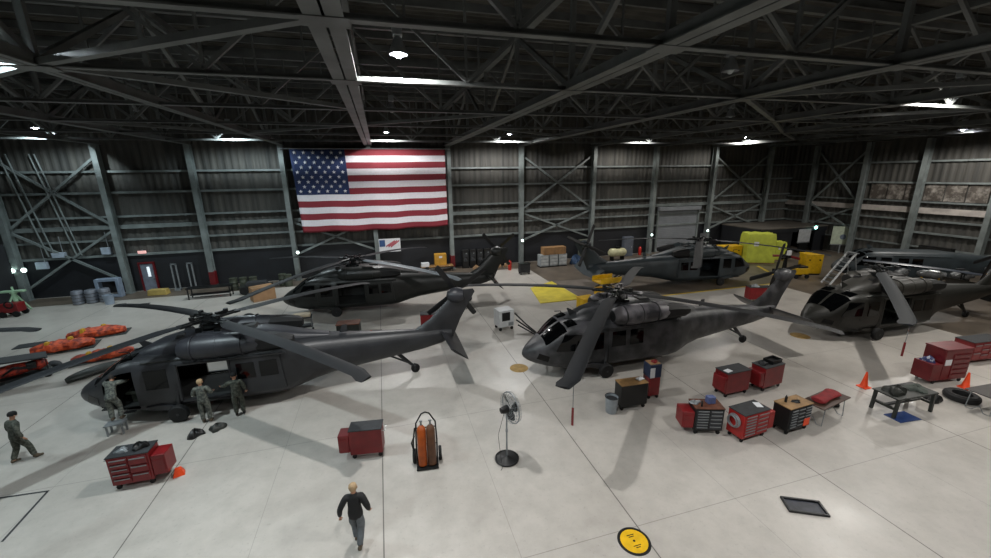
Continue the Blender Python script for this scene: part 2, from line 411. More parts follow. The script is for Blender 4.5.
def hull_mb(opened):
    xs = sorted(set([r[0] for r in HULL] + [2.3, 3.36, 4.25, 3.95, 3.2, 2.9, 2.1, .95, .5, 0, -.4, -.75, -1.2, -1.7, -2.45, -2.9, -3.35, -3.95, -5.1, -7]), reverse=True)
    rg = [ring(x) for x in xs]; n = len(rg[0]); m = len(SF)
    b = MB(); b.v = [p for r in rg for p in r]
    for i in range(len(xs) - 1):
        xc = (xs[i] + xs[i + 1]) / 2
        for k in range(n):
            kk = k if k < m - 1 else 2 * (m - 1) - 1 - k   # row index from the bottom
            if opened and DOOR[0] < xc < DOOR[1] and 4 <= kk < 10: continue
            if opened == 2 and k < m - 1 and 2.3 < xc < 3.36 and 4 <= kk < 10: continue
            b.f.append((i * n + k, i * n + (k + 1) % n, (i + 1) * n + (k + 1) % n, (i + 1) * n + k)); b.mi.append(0)
    b.f += [tuple(range(n)), tuple((len(xs) - 1) * n + k for k in reversed(range(n)))]; b.mi += [0, 0]
    return b
def side_patch(quad, side, off=.012, t=.02, nu=6, nv=4):
    """quad: (x,z) corners a,b,c,d; a panel following the hull side"""
    a, bq, c, d = quad
    def fn(u, v):
        x = (a[0] * (1 - u) + bq[0] * u) * (1 - v) + (d[0] * (1 - u) + c[0] * u) * v
        z = (a[1] * (1 - u) + bq[1] * u) * (1 - v) + (d[1] * (1 - u) + c[1] * u) * v
        return (x, side * (hull_y(x, z) + off), z)
    return MB().sheet(fn, nu, nv, t, (0, side, 0))
def top_patch(x0, x1, ya, yb, off=.015, nu=6, nv=5, t=.02):
    """panel following the hull's upper surface; ya/yb as fractions of the half width at each end"""
    def fn(u, v):
        x = x0 + (x1 - x0) * u; w = lerp_tab(HULL, x)[0]; y = w * (ya + (yb - ya) * v); return (x + off * .6, y, hull_z(x, y) + off)
    return MB().sheet(fn, nu, nv, t, (.5, 0, .86))
MC = {}
def part(name, key, fn, mat, par, loc=(0, 0, 0), rz=0, smooth=35, bevel=0):
    mats = mat if isinstance(mat, (list, tuple)) else [mat]
    k = (key,) + tuple(m.name for m in mats)
    if k not in MC: MC[k] = fn().mesh(name, mats, smooth)
    return link(name, MC[k], par, loc, rz, bevel)
def airfoil(c0, chord, thick, dirc=(-1, 0, 0), up=(0, 0, 1)):
    d, u, c0 = Vector(dirc), Vector(up), Vector(c0)
    pr = [(0, 0), (.06, .6), (.25, 1), (.55, .75), (.85, .3), (1, .05), (.85, -.3), (.55, -.6), (.25, -.8), (.06, -.5)]
    return [c0 + d * (chord * p) + u * (thick / 2 * q) for p, q in pr]
def blade_mb(droop=.62):
    b = MB(); rings = []
    for r in (.95, 1.15, 1.6, 2.6, 3.6, 4.6, 5.6, 6.6, 7.3, 7.72, 8.0, 8.18):
        ch = .3 if r < 1 else .42 if r < 1.3 else .53
        sw = max(0, r - 7.72) * .42; z = -droop * (r / 8.18) ** 2
        if r > 8.1: ch = .42
        rings.append([Vector((r, sw * -1 + .14, z)) + Vector((0, -p[0] * ch, p[1])) for p in
                      [(0, 0), (.08, .03), (.3, .045), (.65, .03), (1, .004), (.65, -.02), (.3, -.03), (.08, -.02)]])
    return b.loft(rings)
def cuff_mb():
    b = MB(); b.tube([(.3, 0, .0), (.62, 0, .0), (.98, .0, -.01)], [.1, .085, .075], 10); b.box((.5, 0, .0), (.3, .26, .1)); b.box((.98, 0, -.01), (.22, .3, .09))
    b.tube([(.42, .14, -.02), (.42, .17, -.36)], .025, 6); b.tube([(.15, -.16, .02), (.85, -.12, 0)], .04, 8)
    return b
def wheel(par, loc, r, wd):
    w = part('wheel', 'tyre%.2f' % r, lambda: MB().lathe([(r * .55, -wd / 2), (r * .86, -wd / 2), (r * .97, -wd * .36), (r, -wd * .15), (r, wd * .15), (r * .97, wd * .36), (r * .86, wd / 2), (r * .55, wd / 2)], 24, axis='Y'), rubber, par, loc)
    part('hub_cap', 'hub%.2f' % r, lambda: MB().lathe([(.001, -wd * .42), (r * .3, -wd * .44), (r * .55, -wd * .36), (r * .55, wd * .36), (r * .3, wd * .44), (.001, wd * .42)], 18, axis='Y'), blackm, w)
    return w
def helicopter(name, label, loc, head, paint, cowl, opened, rels, tr_ang=20, bare=False, near=1, droop=.62, blade=None, blade2=None, strap=None, tail_blades=4, nacelle=None):
    t = thing(name, label, 'helicopter', (loc[0], loc[1], 0), R(head), 'parked dark utility helicopters')
    nacelle = nacelle or cowl; blade = blade or blade_m
    f = part('fuselage', 'hull%d' % opened, lambda: hull_mb(opened), paint, t, smooth=50)
    if opened:
        def interior():
            b = MB(); b.box((.35, 0, .68), (3.3, 2.2, .04)); b.box((.35, 0, 2.36), (3.3, 2.2, .04)); b.box((-1.3, 0, 1.5), (.05, 2.2, 1.66)); b.box((1.98, 0, 1.5), (.05, 1.5, 1.66))
            return b
        part('cabin_lining', 'cabin', interior, lining_m, t, smooth=0)
        for yy in (-.55, .05, .6):
            def seat():
                b = MB(); b.box((0, 0, .42), (.45, .46, .06)); b.box((-.2, 0, .8), (.05, .46, .72))
                for sx in (-.2, .2):
                    for sy in (-.2, .2): b.tube([(sx, sy, 0), (sx, sy, .4)], .018, 6)
                return b
            part('cabin_seat', 'seat', seat, seat_m, t, (-.95, yy, .70))
        for s in ((1, -1) if opened == 2 else (near,)):
            def slid():
                b = side_patch(((-.82, .74), (-2.6, .74), (-2.5, 2.16), (-.82, 2.16)), s, .075, .05, 8, 6); return b
            d = part('sliding_door', 'slid%d' % s, slid, paint, t)
            for xa in (-1.0, -1.78): part('door_window', 'slw%d%.1f' % (s, xa), lambda xa=xa: side_patch(((xa, 1.38), (xa - .62, 1.38), (xa - .6, 2.0), (xa, 2.0)), s, .09, .02), glass, d)
            def frame():
                b = MB()
                for x in DOOR: b.box((x, s * 1.15, 1.46), (.07, .1, 1.5))
                b.box((.1, s * 1.12, 2.19), (1.78, .12, .07)); b.box((.1, s * 1.15, .74), (1.78, .1, .07)); b.box((-1.3, s * 1.23, 2.22), (2.9, .06, .06)); return b
            part('door_frame', 'dfr%d' % s, frame, paint, t, smooth=0)
    if opened != 2:
        for s in ((-near,) if opened else (1, -1)):
            d = part('sliding_door', 'cls%d' % s, lambda: side_patch(((.98, .68), (-.85, .68), (-.85, 2.2), (.98, 2.2)), s, .03, .03, 8, 6), paint, t)
            for xa in (.86, -.02): part('door_window', 'clw%d%.1f' % (s, xa), lambda xa=xa: side_patch(((xa, 1.4), (xa - .68, 1.4), (xa - .66, 2.08), (xa - .02, 2.08)), s, .045, .02), glass, d)
            part('door_track', 'trk%d' % s, lambda: MB().box((-.6, s * 1.18, 2.26), (3.6, .06, .05)), paint, t)
    if opened == 2:
        def cpit():
            b = MB(); b.box((2.8, 0, .7), (1.5, 1.9, .04)); b.box((2.08, 0, 1.4), (.05, 2.0, 1.5)); b.box((3.5, 0, 1.15), (.3, 1.5, .9)); return b
        part('cockpit_lining', 'cpit', cpit, lining_m, t, smooth=0)
        for yy in (-.5, .5): part('pilot_seat', 'pseat', lambda: MB().box((0, 0, .42), (.5, .5, .12)).box((-.24, 0, .85), (.1, .48, .8)).box((0, 0, .18), (.3, .3, .36)), seat_m, t, (2.6, yy, .72), bevel=.02)
    for s in (1, -1):
        part('gunner_window', 'gun%d' % s, lambda: side_patch(((1.95, 1.36), (1.25, 1.36), (1.25, 2.1), (1.95, 2.1)), s, .014, .02), glass, t)
        if not (opened == 2 and s == 1): cdr = part('cockpit_door', 'cdr%d' % s, lambda: side_patch(((3.42, .78), (2.18, .74), (2.16, 2.2), (2.95, 2.16)), s, .014, .025), paint, t)
        if not (opened == 2 and s == 1): part('door_window', 'cdw%d' % s, lambda: side_patch(((3.36, 1.4), (2.3, 1.4), (2.28, 2.12), (2.98, 2.1)), s, .03, .02), glass, cdr)
        if not (opened == 2 and s == 1): part('door_handle', 'cdh%d' % s, lambda: MB().box((2.34, s * 1.185, 1.22), (.14, .03, .035)), blackm, cdr)
        part('windshield', 'wsh%d' % s, lambda: top_patch(3.72, 2.86, s * .06, s * .84), glass, t)
        part('eyebrow_window', 'eyb%d' % s, lambda: top_patch(2.78, 2.35, s * .25, s * .72), glass, t)
        part('chin_window', 'chn%d' % s, lambda: side_patch(((4.1, .98), (3.66, .86), (3.62, 1.14), (4.0, 1.24)), s, .012, .02), glass, t)
        def nac():
            return MB().lathe([(.27, .78), (.33, .72), (.4, .5), (.44, .1), (.45, -.6), (.43, -1.2), (.37, -1.75), (.3, -2.05)], 22, (0, s * 1.0, 2.72), 'X')
        e = None if bare else part('engine_nacelle', 'nac%d' % s, nac, nacelle, t)
        if not bare: part('engine_inlet', 'inl%d' % s, lambda: MB().lathe([(.24, .79), (.2, .6), (.001, .58)], 18, (0, s * 1.0, 2.72), 'X'), black, e)
        for xb in () if bare else (.3, -.5, -1.3): part('panel_band', 'bnd%d%.1f' % (s, xb), lambda xb=xb: MB().lathe([(.44, xb + .02), (.462, xb + .02), (.462, xb - .02), (.44, xb - .02)], 22, (0, s * 1.0, 2.72), 'X'), cowl, e)
        def exh():
            b = MB(); b.loft([[(x, s * (1.0 + dy) + s * q[0] * w, z + q[1] * h) for q in ((-1, -.5), (-.5, -1), (.5, -1), (1, -.5), (1, .5), (.5, 1), (-.5, 1), (-1, .5))] for x, dy, z, w, h in ((-1.8, 0, 2.7, .34, .34), (-2.4, .0, 2.68, .32, .31), (-2.85, .03, 2.66, .26, .24), (-3.05, .05, 2.65, .18, .16))]); return b
        if not bare: part('exhaust_suppressor', 'exh%d' % s, exh, exhaust_m, t)
        def gear():
            b = MB(); b.tube([(1.85, s * 1.0, .62), (1.12, s * 1.14, .36)], [.1, .08], 10); b.tube([(1.12, s * 1.16, .36), (1.06, s * 1.14, 1.0), (1.02, s * 1.1, 1.5)], [.06, .07, .09], 10)
            b.tube([(1.1, s * 1.0, .33), (1.1, s * 1.4, .33)], .05, 8); b.loft([[(x, s * (1.12 + w * q[0]), z + h * q[1]) for q in ((-1, -1), (1, -1), (1, 1), (-1, 1))] for x, w, z, h in ((2.1, .05, .62, .05), (1.7, .1, .62, .1), (1.2, .06, .52, .07))]); return b
        g = part('main_gear_leg', 'mgl%d' % s, gear, paint, t)
        wheel(g, (1.1, s * 1.27, .33), .33, .24)
        part('wire_cutter', 'wct%d' % s, lambda: MB().prism([(0, -.01), (.05, -.01), (.05, .01), (0, .01)], 0, .02) if s < 0 else MB().loft([[(2.3, -.015, 2.52), (1.95, -.015, 2.7), (1.95, .015, 2.7), (2.3, .015, 2.52)], [(2.5, -.01, 2.95), (2.44, -.01, 2.97), (2.44, .01, 2.97), (2.5, .01, 2.95)]]), paint, t, (0, 0, 0) if s > 0 else (2.0, 0, 2.55))
    part('windshield_post', 'wpost', lambda: top_patch(3.72, 2.86, -.06, .06, .03, 6, 2, .03), paint, t)
    # doghouse over the gearbox
    def dog():
        tab = [(2.5, .3, 2.5), (2.2, .55, 2.66), (1.7, .72, 2.88), (1.1, .8, 3.03), (.4, .82, 3.1), (-.8, .8, 3.1), (-1.6, .72, 3.02), (-2.4, .58, 2.86), (-3.3, .42, 2.62), (-4.2, .24, 2.42)]
        rings = []
        for x, wd, zt in tab:
            h = zt - 2.2; rings.append([(x, wd * (1 if cos(a) > 0 else -1) * abs(cos(a)) ** .7, 2.2 + h * sin(a) ** .62) for a in [pi * k / 12 for k in range(13)]])
        return MB().loft(rings, True, True)
    if not bare: part('gearbox_cowling', 'dog', dog, cowl, t, smooth=50)
    for s in () if bare else (1, -1): part('cowling_intake', 'itk', lambda: MB().box((0, 0, 0), (.3, .3, .12), taper=.7), exhaust_m, t, (.9, s * .35, 3.04))
    if not bare: part('oil_cooler_grille', 'ocg', lambda: MB().box((0, 0, 0), (.6, .5, .1), taper=.8), exhaust_m, t, (-1.3, 0, 3.06))
    # tail
    def pylon():
        b = MB(); r1 = airfoil((-7.55, 0, 1.95), 1.95, .36, (-.95, 0, -.3), (0, 1, 0)); r2 = airfoil((-8.45, 0, 2.5), 1.42, .28, (-.97, 0, -.1), (0, 1, 0))
        r3 = airfoil((-9.52, 0, 3.55), 1.02, .2, (-1, 0, .05), (0, 1, 0)); r4 = airfoil((-9.66, 0, 3.72), .8, .12, (-1, 0, .02), (0, 1, 0)); return b.loft([r1, r2, r3, r4])
    p = t if bare else part('tail_pylon', 'pyl', pylon, paint, t, smooth=50)
    def gbox():
        b = MB(); b.lathe([(.001, .44), (.2, .38), (.33, .18), (.36, -.06), (.3, -.28), (.001, -.4)], 18, (-9.68, -.02, 3.5), 'X'); b.lathe([(.12, -.5), (.14, 0)], 12, (-9.8, -.05, 3.52), 'Y'); return b
    if not bare: part('tail_gearbox', 'tgb', gbox, cowl, p)
    def stab():
        b = MB(); d = Vector((-cos(R(38)), 0, -sin(R(38)))); u = Vector((-sin(R(38)), 0, cos(R(38))))
        return b.loft([airfoil((-8.85 - abs(y) * .06, y, 1.92), 1.22 - abs(y) * .12, .12, d, u) for y in (-2.19, -1.2, -.3, .3, 1.2, 2.19)])
    if not bare: part('stabilator', 'stb', stab, paint, t)
    def tgear():
        b = MB(); b.tube([(-6.9, 0, 1.05), (-7.45, 0, .45), (-7.62, 0, .3)], [.09, .07, .06], 10); b.tube([(-6.5, 0, 1.0), (-7.45, 0, .46)], .045, 8)
        for s in (-1, 1): b.box((-7.64, s * .12, .26), (.08, .02, .24))
        b.tube([(-7.66, -.14, .2), (-7.66, .14, .2)], .03, 8); return b
    g = part('tail_gear', 'tgr', tgear, paint, t); wheel(g, (-7.66, 0, .2), .2, .16)
    if bare: return t
    th = thing_child('tail_rotor', t, (-9.8, -.56, 3.52)); th.rotation_euler = (R(-14), R(tr_ang), 0)
    part('tail_rotor_hub', 'trh', lambda: MB().lathe([(.001, -.1), (.12, -.08), (.14, .06), (.06, .12), (.001, .12)], 14, axis='Y'), blackm, th)
    for k in range(tail_blades):
        o = part('tail_blade', 'trb', lambda: MB().loft([airfoil((r, 0, ch / 2), ch, .035, (0, .15, -1), (0, 1, 0)) for r, ch in ((.12, .14), (.3, .2), (.5, .25), (1.2, .25), (1.6, .24), (1.675, .18))]), tailblade_m, th)
        o.rotation_euler = (0, k * pi / 2, 0)
    # rotor head
    if rels:
        def mast():
            b = MB(); b.lathe([(.34, 3.02), (.3, 3.1), (.16, 3.14), (.13, 3.3), (.13, 3.5)], 16); b.lathe([(.3, 3.16), (.36, 3.19), (.36, 3.24), (.3, 3.27)], 18); b.box((.32, .28, 3.06), (.2, .16, .3)); b.box((-.3, .3, 3.05), (.22, .16, .26)); return b
        m = part('rotor_mast', 'mast', mast, blackm, t)
        def hub():
            b = MB(); b.lathe([(.3, 3.42), (.34, 3.46), (.34, 3.56), (.26, 3.6), (.12, 3.62), (.12, 3.7), (.001, 3.72)], 16)
            for k in range(4):
                a = R(45 + 90 * k); b.box((.42 * cos(a), .42 * sin(a), 3.64), (.4, .12, .05), rotz(a)); b.lathe([(.001, 3.6), (.09, 3.6), (.09, 3.72), (.001, 3.72)], 10, (.6 * cos(a), .6 * sin(a), 0))
            return b
        h = part('rotor_hub', 'hub', hub, blackm, t)
        for k, rel in enumerate(rels):
            mt = blade2[k] if blade2 and blade2[k] else blade
            bl = part('rotor_blade', 'blade%.2f' % droop, lambda: blade_mb(droop), mt, t, (0, 0, 3.5), R(rel), smooth=50)
            part('blade_cuff', 'cuff', cuff_mb, blackm, bl)
            if strap and k in strap:
                z = -droop * .93
                part('tie_down_strap', 'strap%.2f' % droop, lambda: MB().tube([(7.75, -.05, z + .02), (7.72, -.05, z - .9)], .012, 6), strap_m, bl); part('warning_streamer', 'strm%.2f' % droop, lambda: MB().box((7.72, -.05, z - 1.2), (.02, .07, .6)), red, bl)
    # antennas, steps, lights
    part('blade_antenna', 'ant', lambda: MB().loft([airfoil((-4.6, 0, 2.34), .34, .05, (-1, 0, 0), (0, 1, 0)), airfoil((-4.72, 0, 2.66), .2, .03, (-1, 0, 0), (0, 1, 0))]), paint, t)
    part('belly_antenna', 'bant', lambda: MB().loft([airfoil((-3.9, 0, .9), .3, .04, (-1, 0, 0), (0, 1, 0)), airfoil((-4.05, 0, .66), .18, .03, (-1, 0, 0), (0, 1, 0))]), paint, t)
    def wire():
        b = MB()
        for s in (1, -1):
            b.tube([(-3.9, s * .72, 1.25), (-7.0, s * .42, 1.45)], .012, 5)
            for x in (-4.1, -5.1, -6.1, -6.9): b.tube([(x, s * hull_y(x, 1.45) * .9, 1.4), (x, s * (.72 - (-3.9 - x) * .097), 1.25 + (-3.9 - x) * .0645)], .012, 5)
        return b
    part('long_wire_antenna', 'lwa', wire, paint, t)
    for s in (1, -1): part('pitot_tube', 'pit', lambda: MB().tube([(2.5, 0, 2.5), (2.55, 0, 2.66), (2.85, 0, 2.68)], .02, 6), blackm, t, (0, s * .5, 0))
    for s in (1, -1): part('cabin_step', 'stp%d' % s, lambda: MB().box((2.6, s * 1.17, .62), (.36, .14, .03)).tube([(2.7, s * 1.1, .72), (2.7, s * 1.2, .62)], .015, 6), blackm, t)
    return t
def thing_child(name, par, loc):
    o = bpy.data.objects.new(name, None); C.objects.link(o); o.empty_display_size = .2; o.parent = par; o.location = loc; return o
lining_m = M('cabin_lining', '#1b1d1c', .8, 0, .2, 4)
seat_m = M('seat_fabric', '#23281f', .8, 0, .2, 6)
exhaust_m = M('exhaust_metal', '#0f1011', .6, .2, .3, 5)
blade_m = M('blade_paint', '#17191c', .6, 0, .12, 1.5, spec=.25)
blade_dk = M('blade_paint_slate', '#1c2023', .6, 0, .1, 1.5, spec=.25)
blade_sheen = M('blade_sheen_grey', '#55626a', .5, 0, .1, 1.5)  # lamp sheen on one blade, put into a lighter base colour
tailblade_m = M('tail_blade_paint', '#141517', .45, 0, .1, 2)
strap_m = M('strap_webbing', '#74787a', .7, 0, .1, 6)
pa = M('paint_charcoal', '#27282b', .42, 0, .22, 1.6)
pa_c = M('paint_charcoal_cowl', '#2a2b30', .42, 0, .2, 1.3)
pb = M('paint_worn_grey', '#232527', .42, 0, .2, 1.6, col2='#47474a', lo=.42, hi=.62, detail=6)
pb_c = M('paint_worn_cowl', '#323236', .42, 0, .2, 1.3, col2='#6d6a6e', lo=.42, hi=.58, detail=6)
pc = M('paint_slate', '#2e363a', .45, 0, .2, 1.4)
pd = M('paint_olive_drab', '#1c1c18', .45, 0, .2, 1.8)
pd_c = M('paint_olive_cowl', '#2a2925', .5, 0, .15, 1.4)
pe = M('paint_dark_green', '#191b19', .42, 0, .22, 1.6)
helicopter('helicopter', 'charcoal helicopter at front left with open cabin door and soldiers beside it', (-6.75, 17.05), 180, pa, pa_c, 2, [-42, -132, 48, 138], tr_ang=35)
helicopter('helicopter', 'worn grey-black helicopter in the centre with closed doors and patched engine cover', (10.05, 15.25), 179.3, pb, pb, False, [-40, -130, 50, 140], tr_ang=8, strap=(2,), nacelle=pb_c)
helicopter('helicopter', 'slate helicopter at the back centre with its nose to the right', (24.3, 25.7), -7, pc, pc, True, [-36, -126, 54, 144], tr_ang=25, near=-1)
helicopter('helicopter', 'olive drab helicopter at right with its nose toward the tall ladder', (25.75, 14.5), 176.8, pd, pd_c, True, [42], tr_ang=10, blade2=[blade_dk], strap=(0,))
helicopter('helicopter', 'dark green helicopter below the flag at back left with open cabin', (-2.1, 27.3), 175.5, pe, pe, True, [-35, -125, 55, 145], tr_ang=40, blade2=[None, None, None, blade_sheen])
stripped = helicopter('helicopter', 'dark blue-grey helicopter stripped of rotors and tail fin against the right wall', (39.2, 20.9), 150, pc, pa_c, False, [], tr_ang=30, bare=True)
helicopter('helicopter', 'helicopter mostly beyond the left edge with only a rotor blade tip in view', (-21.9, 18.5), 0, pa, pa_c, False, [10, 100, 190, 280], tr_ang=30)
# ------------------------------------------------------------------ wall things
# flag
def flag():
    red_c = M('flag_red', '#7d2430', .75, 0, .06, 6); wh_c = M('flag_white', '#d9d6dc', .75, 0, .04, 6); bl_c = M('flag_blue', '#1b2c55', .75, 0, .06, 6)
    t = thing('flag', 'very large American flag hung flat on the back wall', 'flag', (-.45, 36.86, 4.2))
    W, Hh, nx, nz = 12.6, 6.75, 63, 39
    def P(i, j, off=0):
        u, v = i / nx, j / nz
        sag = .10 * sin(pi * u) * (1 - v) + .04 * sin(u * 23) * (1 - v) ** 2
        return ((u - .5) * W + (.22 * (v - 1) * -(1 - u)), .05 * sin(u * 19 + v * 3) * (1.2 - v) + .02 * sin(u * 47) + off, v * Hh - sag)
    b = MB(); b.v = [P(i, j) for i in range(nx + 1) for j in range(nz + 1)]
    for i in range(nx):
        for j in range(nz):
            s = j // 3; b.f.append((i * (nz + 1) + j, (i + 1) * (nz + 1) + j, (i + 1) * (nz + 1) + j + 1, i * (nz + 1) + j + 1))
            b.mi.append(2 if (i < 21 and s >= 6) else (0 if s % 2 == 0 else 1))
    b.cur = 1
    for r in range(9):
        n = 6 if r % 2 == 0 else 5
        for c in range(n):
            u = (c + .5 + (0 if n == 6 else .5)) / 6 * (21 / nx); v = (6 + 7 * (1 - (r + .7) / 9.4)) / 13
            cx, cy, cz = P(u * nx, v * nz, -.03); ps = []
            for k in range(10):
                a = pi / 2 + k * pi / 5; q = .17 if k % 2 == 0 else .068; ps.append((cx + q * cos(a), cy, cz + q * sin(a)))
            b.add([(cx, cy, cz)] + ps, [(0, 1 + k, 1 + (k + 1) % 10) for k in range(10)])
    f = b.build('flag_cloth', [red_c, wh_c, bl_c], t, smooth=60)
    so = f.modifiers.new('thick', 'SOLIDIFY'); so.thickness = .012; so.offset = 1
    MB().tube([(-7.15, 0, Hh + .03), (6.8, 0, Hh + .03)], .04, 8).build('hanging_pole', alu, t)
    for x in (-7.0, 6.65): MB().box((x, .08, Hh + .03), (.1, .2, .12)).build('pole_bracket', alu, t)
flag()
# small banner under the flag
t = thing('banner', 'small white banner with a blue field and red diagonal stripes below the flag', 'banner', (.45, 37.05, 2.05))
MB().box((0, 0, .6), (1.95, .03, 1.2)).build('banner_cloth', paper, t, smooth=0)
MB().box((-.62, -.022, .8), (.5, .012, .6)).build('blue_field', M('banner_blue', '#33507e', .6), t, smooth=0)
for k in range(3): MB().add([(x + k * .2 - .25, -.022, z) for x, z in ((-.05, .42 - k * .03), (.75, .92), (.75, 1.05), (-.05, .58 - k * .03))], [(0, 1, 2, 3)]).build('red_stripe', M('banner_red', '#a8525c', .6), t, smooth=0)
# roller door
t = croot('door_1')
b = MB()
for k in range(46): b.box((32.0, Y1 - .18, .05 + k * .1), (5.2, .05 + .03 * (k % 2), .098))
b.build('shutter', door_m, t, smooth=0)
MB().box((32.0, Y1 - .35, 4.78), (5.5, .5, .42)).build('shutter_box', door_m, t, bevel=.04)
for s in (-1, 1): MB().box((32 + s * 2.68, Y1 - .25, 2.35), (.16, .24, 4.7)).build('guide_rail', steel, t, smooth=0)
# red framed personnel door at the left
t = croot('door_2')
MB().box((-18.5, Y1 - .22, 1.1), (.86, .06, 2.15)).build('door_leaf', M('grey_blue_door', '#6d7480', .4), t, smooth=0)
for s in (-1, 1): MB().box((-18.5 + s * .49, Y1 - .24, 1.12), (.12, .14, 2.25)).build('door_jamb', darkred, t, smooth=0)
MB().box((-18.5, Y1 - .24, 2.28), (1.1, .14, .12)).build('door_head', darkred, t, smooth=0)
MB().box((-18.42, Y1 - .27, 1.55), (.18, .03, .8)).build('door_light', M('door_window_glow', '#dfe8ee', .3, emit=.8), t, smooth=0)
MB().box((-18.16, Y1 - .3, 1.02), (.14, .08, .05)).build('door_handle', chrome, t, smooth=0)
t = thing('exit_sign', 'small lit exit sign above the red framed door', 'sign', (-18.55, Y1 - .3, 3.05))
MB().box((0, 0, .11), (.55, .1, .22)).build('sign_box', M('exit_sign_face', '#e9b0ab', .4, emit=.7), t, bevel=.015); MB().box((0, .05, .25), (.12, .12, .08)).build('bracket', alu, t)
for (x, z, w_, h_, lab) in ((-20.75, 3.15, .6, .55, 'white utility box on the left wall beside a column'), (-23.7, 3.1, .85, .4, 'pale electrical box on the back wall at far left, higher one'), (-24.9, 2.3, .7, .55, 'pale electrical box near the left corner, right of the emergency lamps')):
    t = thing('wall_box', lab, 'electrical box', (x, Y1 - .42, z)); MB().box((0, 0, h_ / 2), (w_, .22, h_)).build('box_body', M('wall_box_paint', '#9aa4b0', .5), t, bevel=.02); MB().box((0, -.12, h_ / 2), (w_ * .85, .02, h_ * .85)).build('box_cover', M('wall_box_cover', '#a9b4c2', .5), t); MB().tube([(w_ * .3, .0, h_), (w_ * .3, 0, h_ + 1.2)], .03, 6).build('conduit', alu, t)
glow = M('emergency_glow', '#dffff4', .3, var=.01, emit=7)
t = thing('emergency_light', 'twin-headed emergency light at the far left of the back wall', 'emergency light', (-25.95, Y1 - .97, 2.3)); MB().box((0, 0, .08), (.34, .14, .24)).build('battery_box', alu, t, bevel=.01)
for k, sx in enumerate((-.34, .34)): MB().lathe([(.05, .06), (.15, 0), (.16, -.06), (.001, -.08)], 12, (sx, -.06, .12), 'Y').build('lamp_head', glow, t)
for (x, z, lab) in ((-7.2, 2.5, 'glowing work light on the column left of the flag'), (13.2, 2.35, 'glowing work light on the column beside stacked crates'), (28.2, 2.1, 'glowing work light left of the roller door'), (35.6, 2.2, 'glowing work light right of the roller door')):
    t = thing('work_light', lab, 'lamp', (x, Y1 - .95, z)); MB().box((0, .03, 0), (.26, .1, .34)).build('lamp_case', alu, t, bevel=.02); MB().lathe([(.001, -.09), (.1, -.07), (.12, 0), (.12, .03)], 14, axis='Y').build('lamp_lens', glow, t)
# pipes in the left corner, and red painted column foot guards
for x in (-24.3, -23.9, -22.6, -22.3): struct(MB().tube([(x - 1.1, Y1 - .5, 10.6), (x, Y1 - .5, 3.2)], .05, 6).build('wall_pipe', steel))
for x, c in ((-13.9, darkred), (6.2, darkred)): struct(MB().box((x, Y1 - .62, .75), (.42, .56, 1.1)).build('column_guard', c, bevel=.02))
struct(MB().box((-26.6, 36.2, 2.2), (1.3, .12, 4.4), rotz(R(60))).build('door_3', black_wall, smooth=0))
# painted floor areas along the walls
fp = lambda poly, name, m, z=.004: struct(MB().prism(poly, .0005, z).build(name, m, smooth=0))
fp([(14.2, 23.5), (47.5, 23.5), (47.5, 37.6), (13, 37.6), (13, 29.9)], 'floor_paint', brown_m)
fp([(29.5, 4), (47.5, 4), (47.5, 23.49), (29.5, 23.49)], 'floor_paint', brown_m)
fp([(-27, 35.1), (12.99, 35.1), (12.99, 37.6), (-27, 37.6)], 'floor_paint', brown_m)
fp([(14.2, 23.3), (31, 23.3), (31, 23.5), (14.2, 23.5)], 'floor_line', yline, .006)
fp([(31.8, 25), (32.1, 25), (34, 28.6), (33.7, 28.6)], 'floor_line', yline, .006)
fp([(-11.6, 12.95), (-10, 12.85), (-10, 12.91), (-11.6, 13.02)], 'floor_seam', greymat, .003)
fp([(-10.06, 12.9), (-9.88, 11.1), (-9.82, 11.1), (-10, 12.9)], 'floor_seam', greymat, .003)
# office box in the far right corner
t = croot('office_enclosure'); MB().box((42.7, 34.9, 2.75), (9.4, 5.2, .12)).build('roof', M('office_roof', '#57524b', .7, 0, .2, 1), t, smooth=0)
MB().box((42.7, 32.4, 2.5), (9.4, .1, .5)).build('fascia', black_wall, t, smooth=0); MB().box((40.3, 32.5, 1.2), (4.6, .1, 2.4)).build('front_wall', black_wall, t, smooth=0); MB().box((46.6, 32.5, 1.2), (1.6, .1, 2.4)).build('front_wall', black_wall, t, smooth=0)
MB().box((38.05, 34.9, 1.35), (.1, 5.0, 2.7)).build('side_wall', black_wall, t, smooth=0)

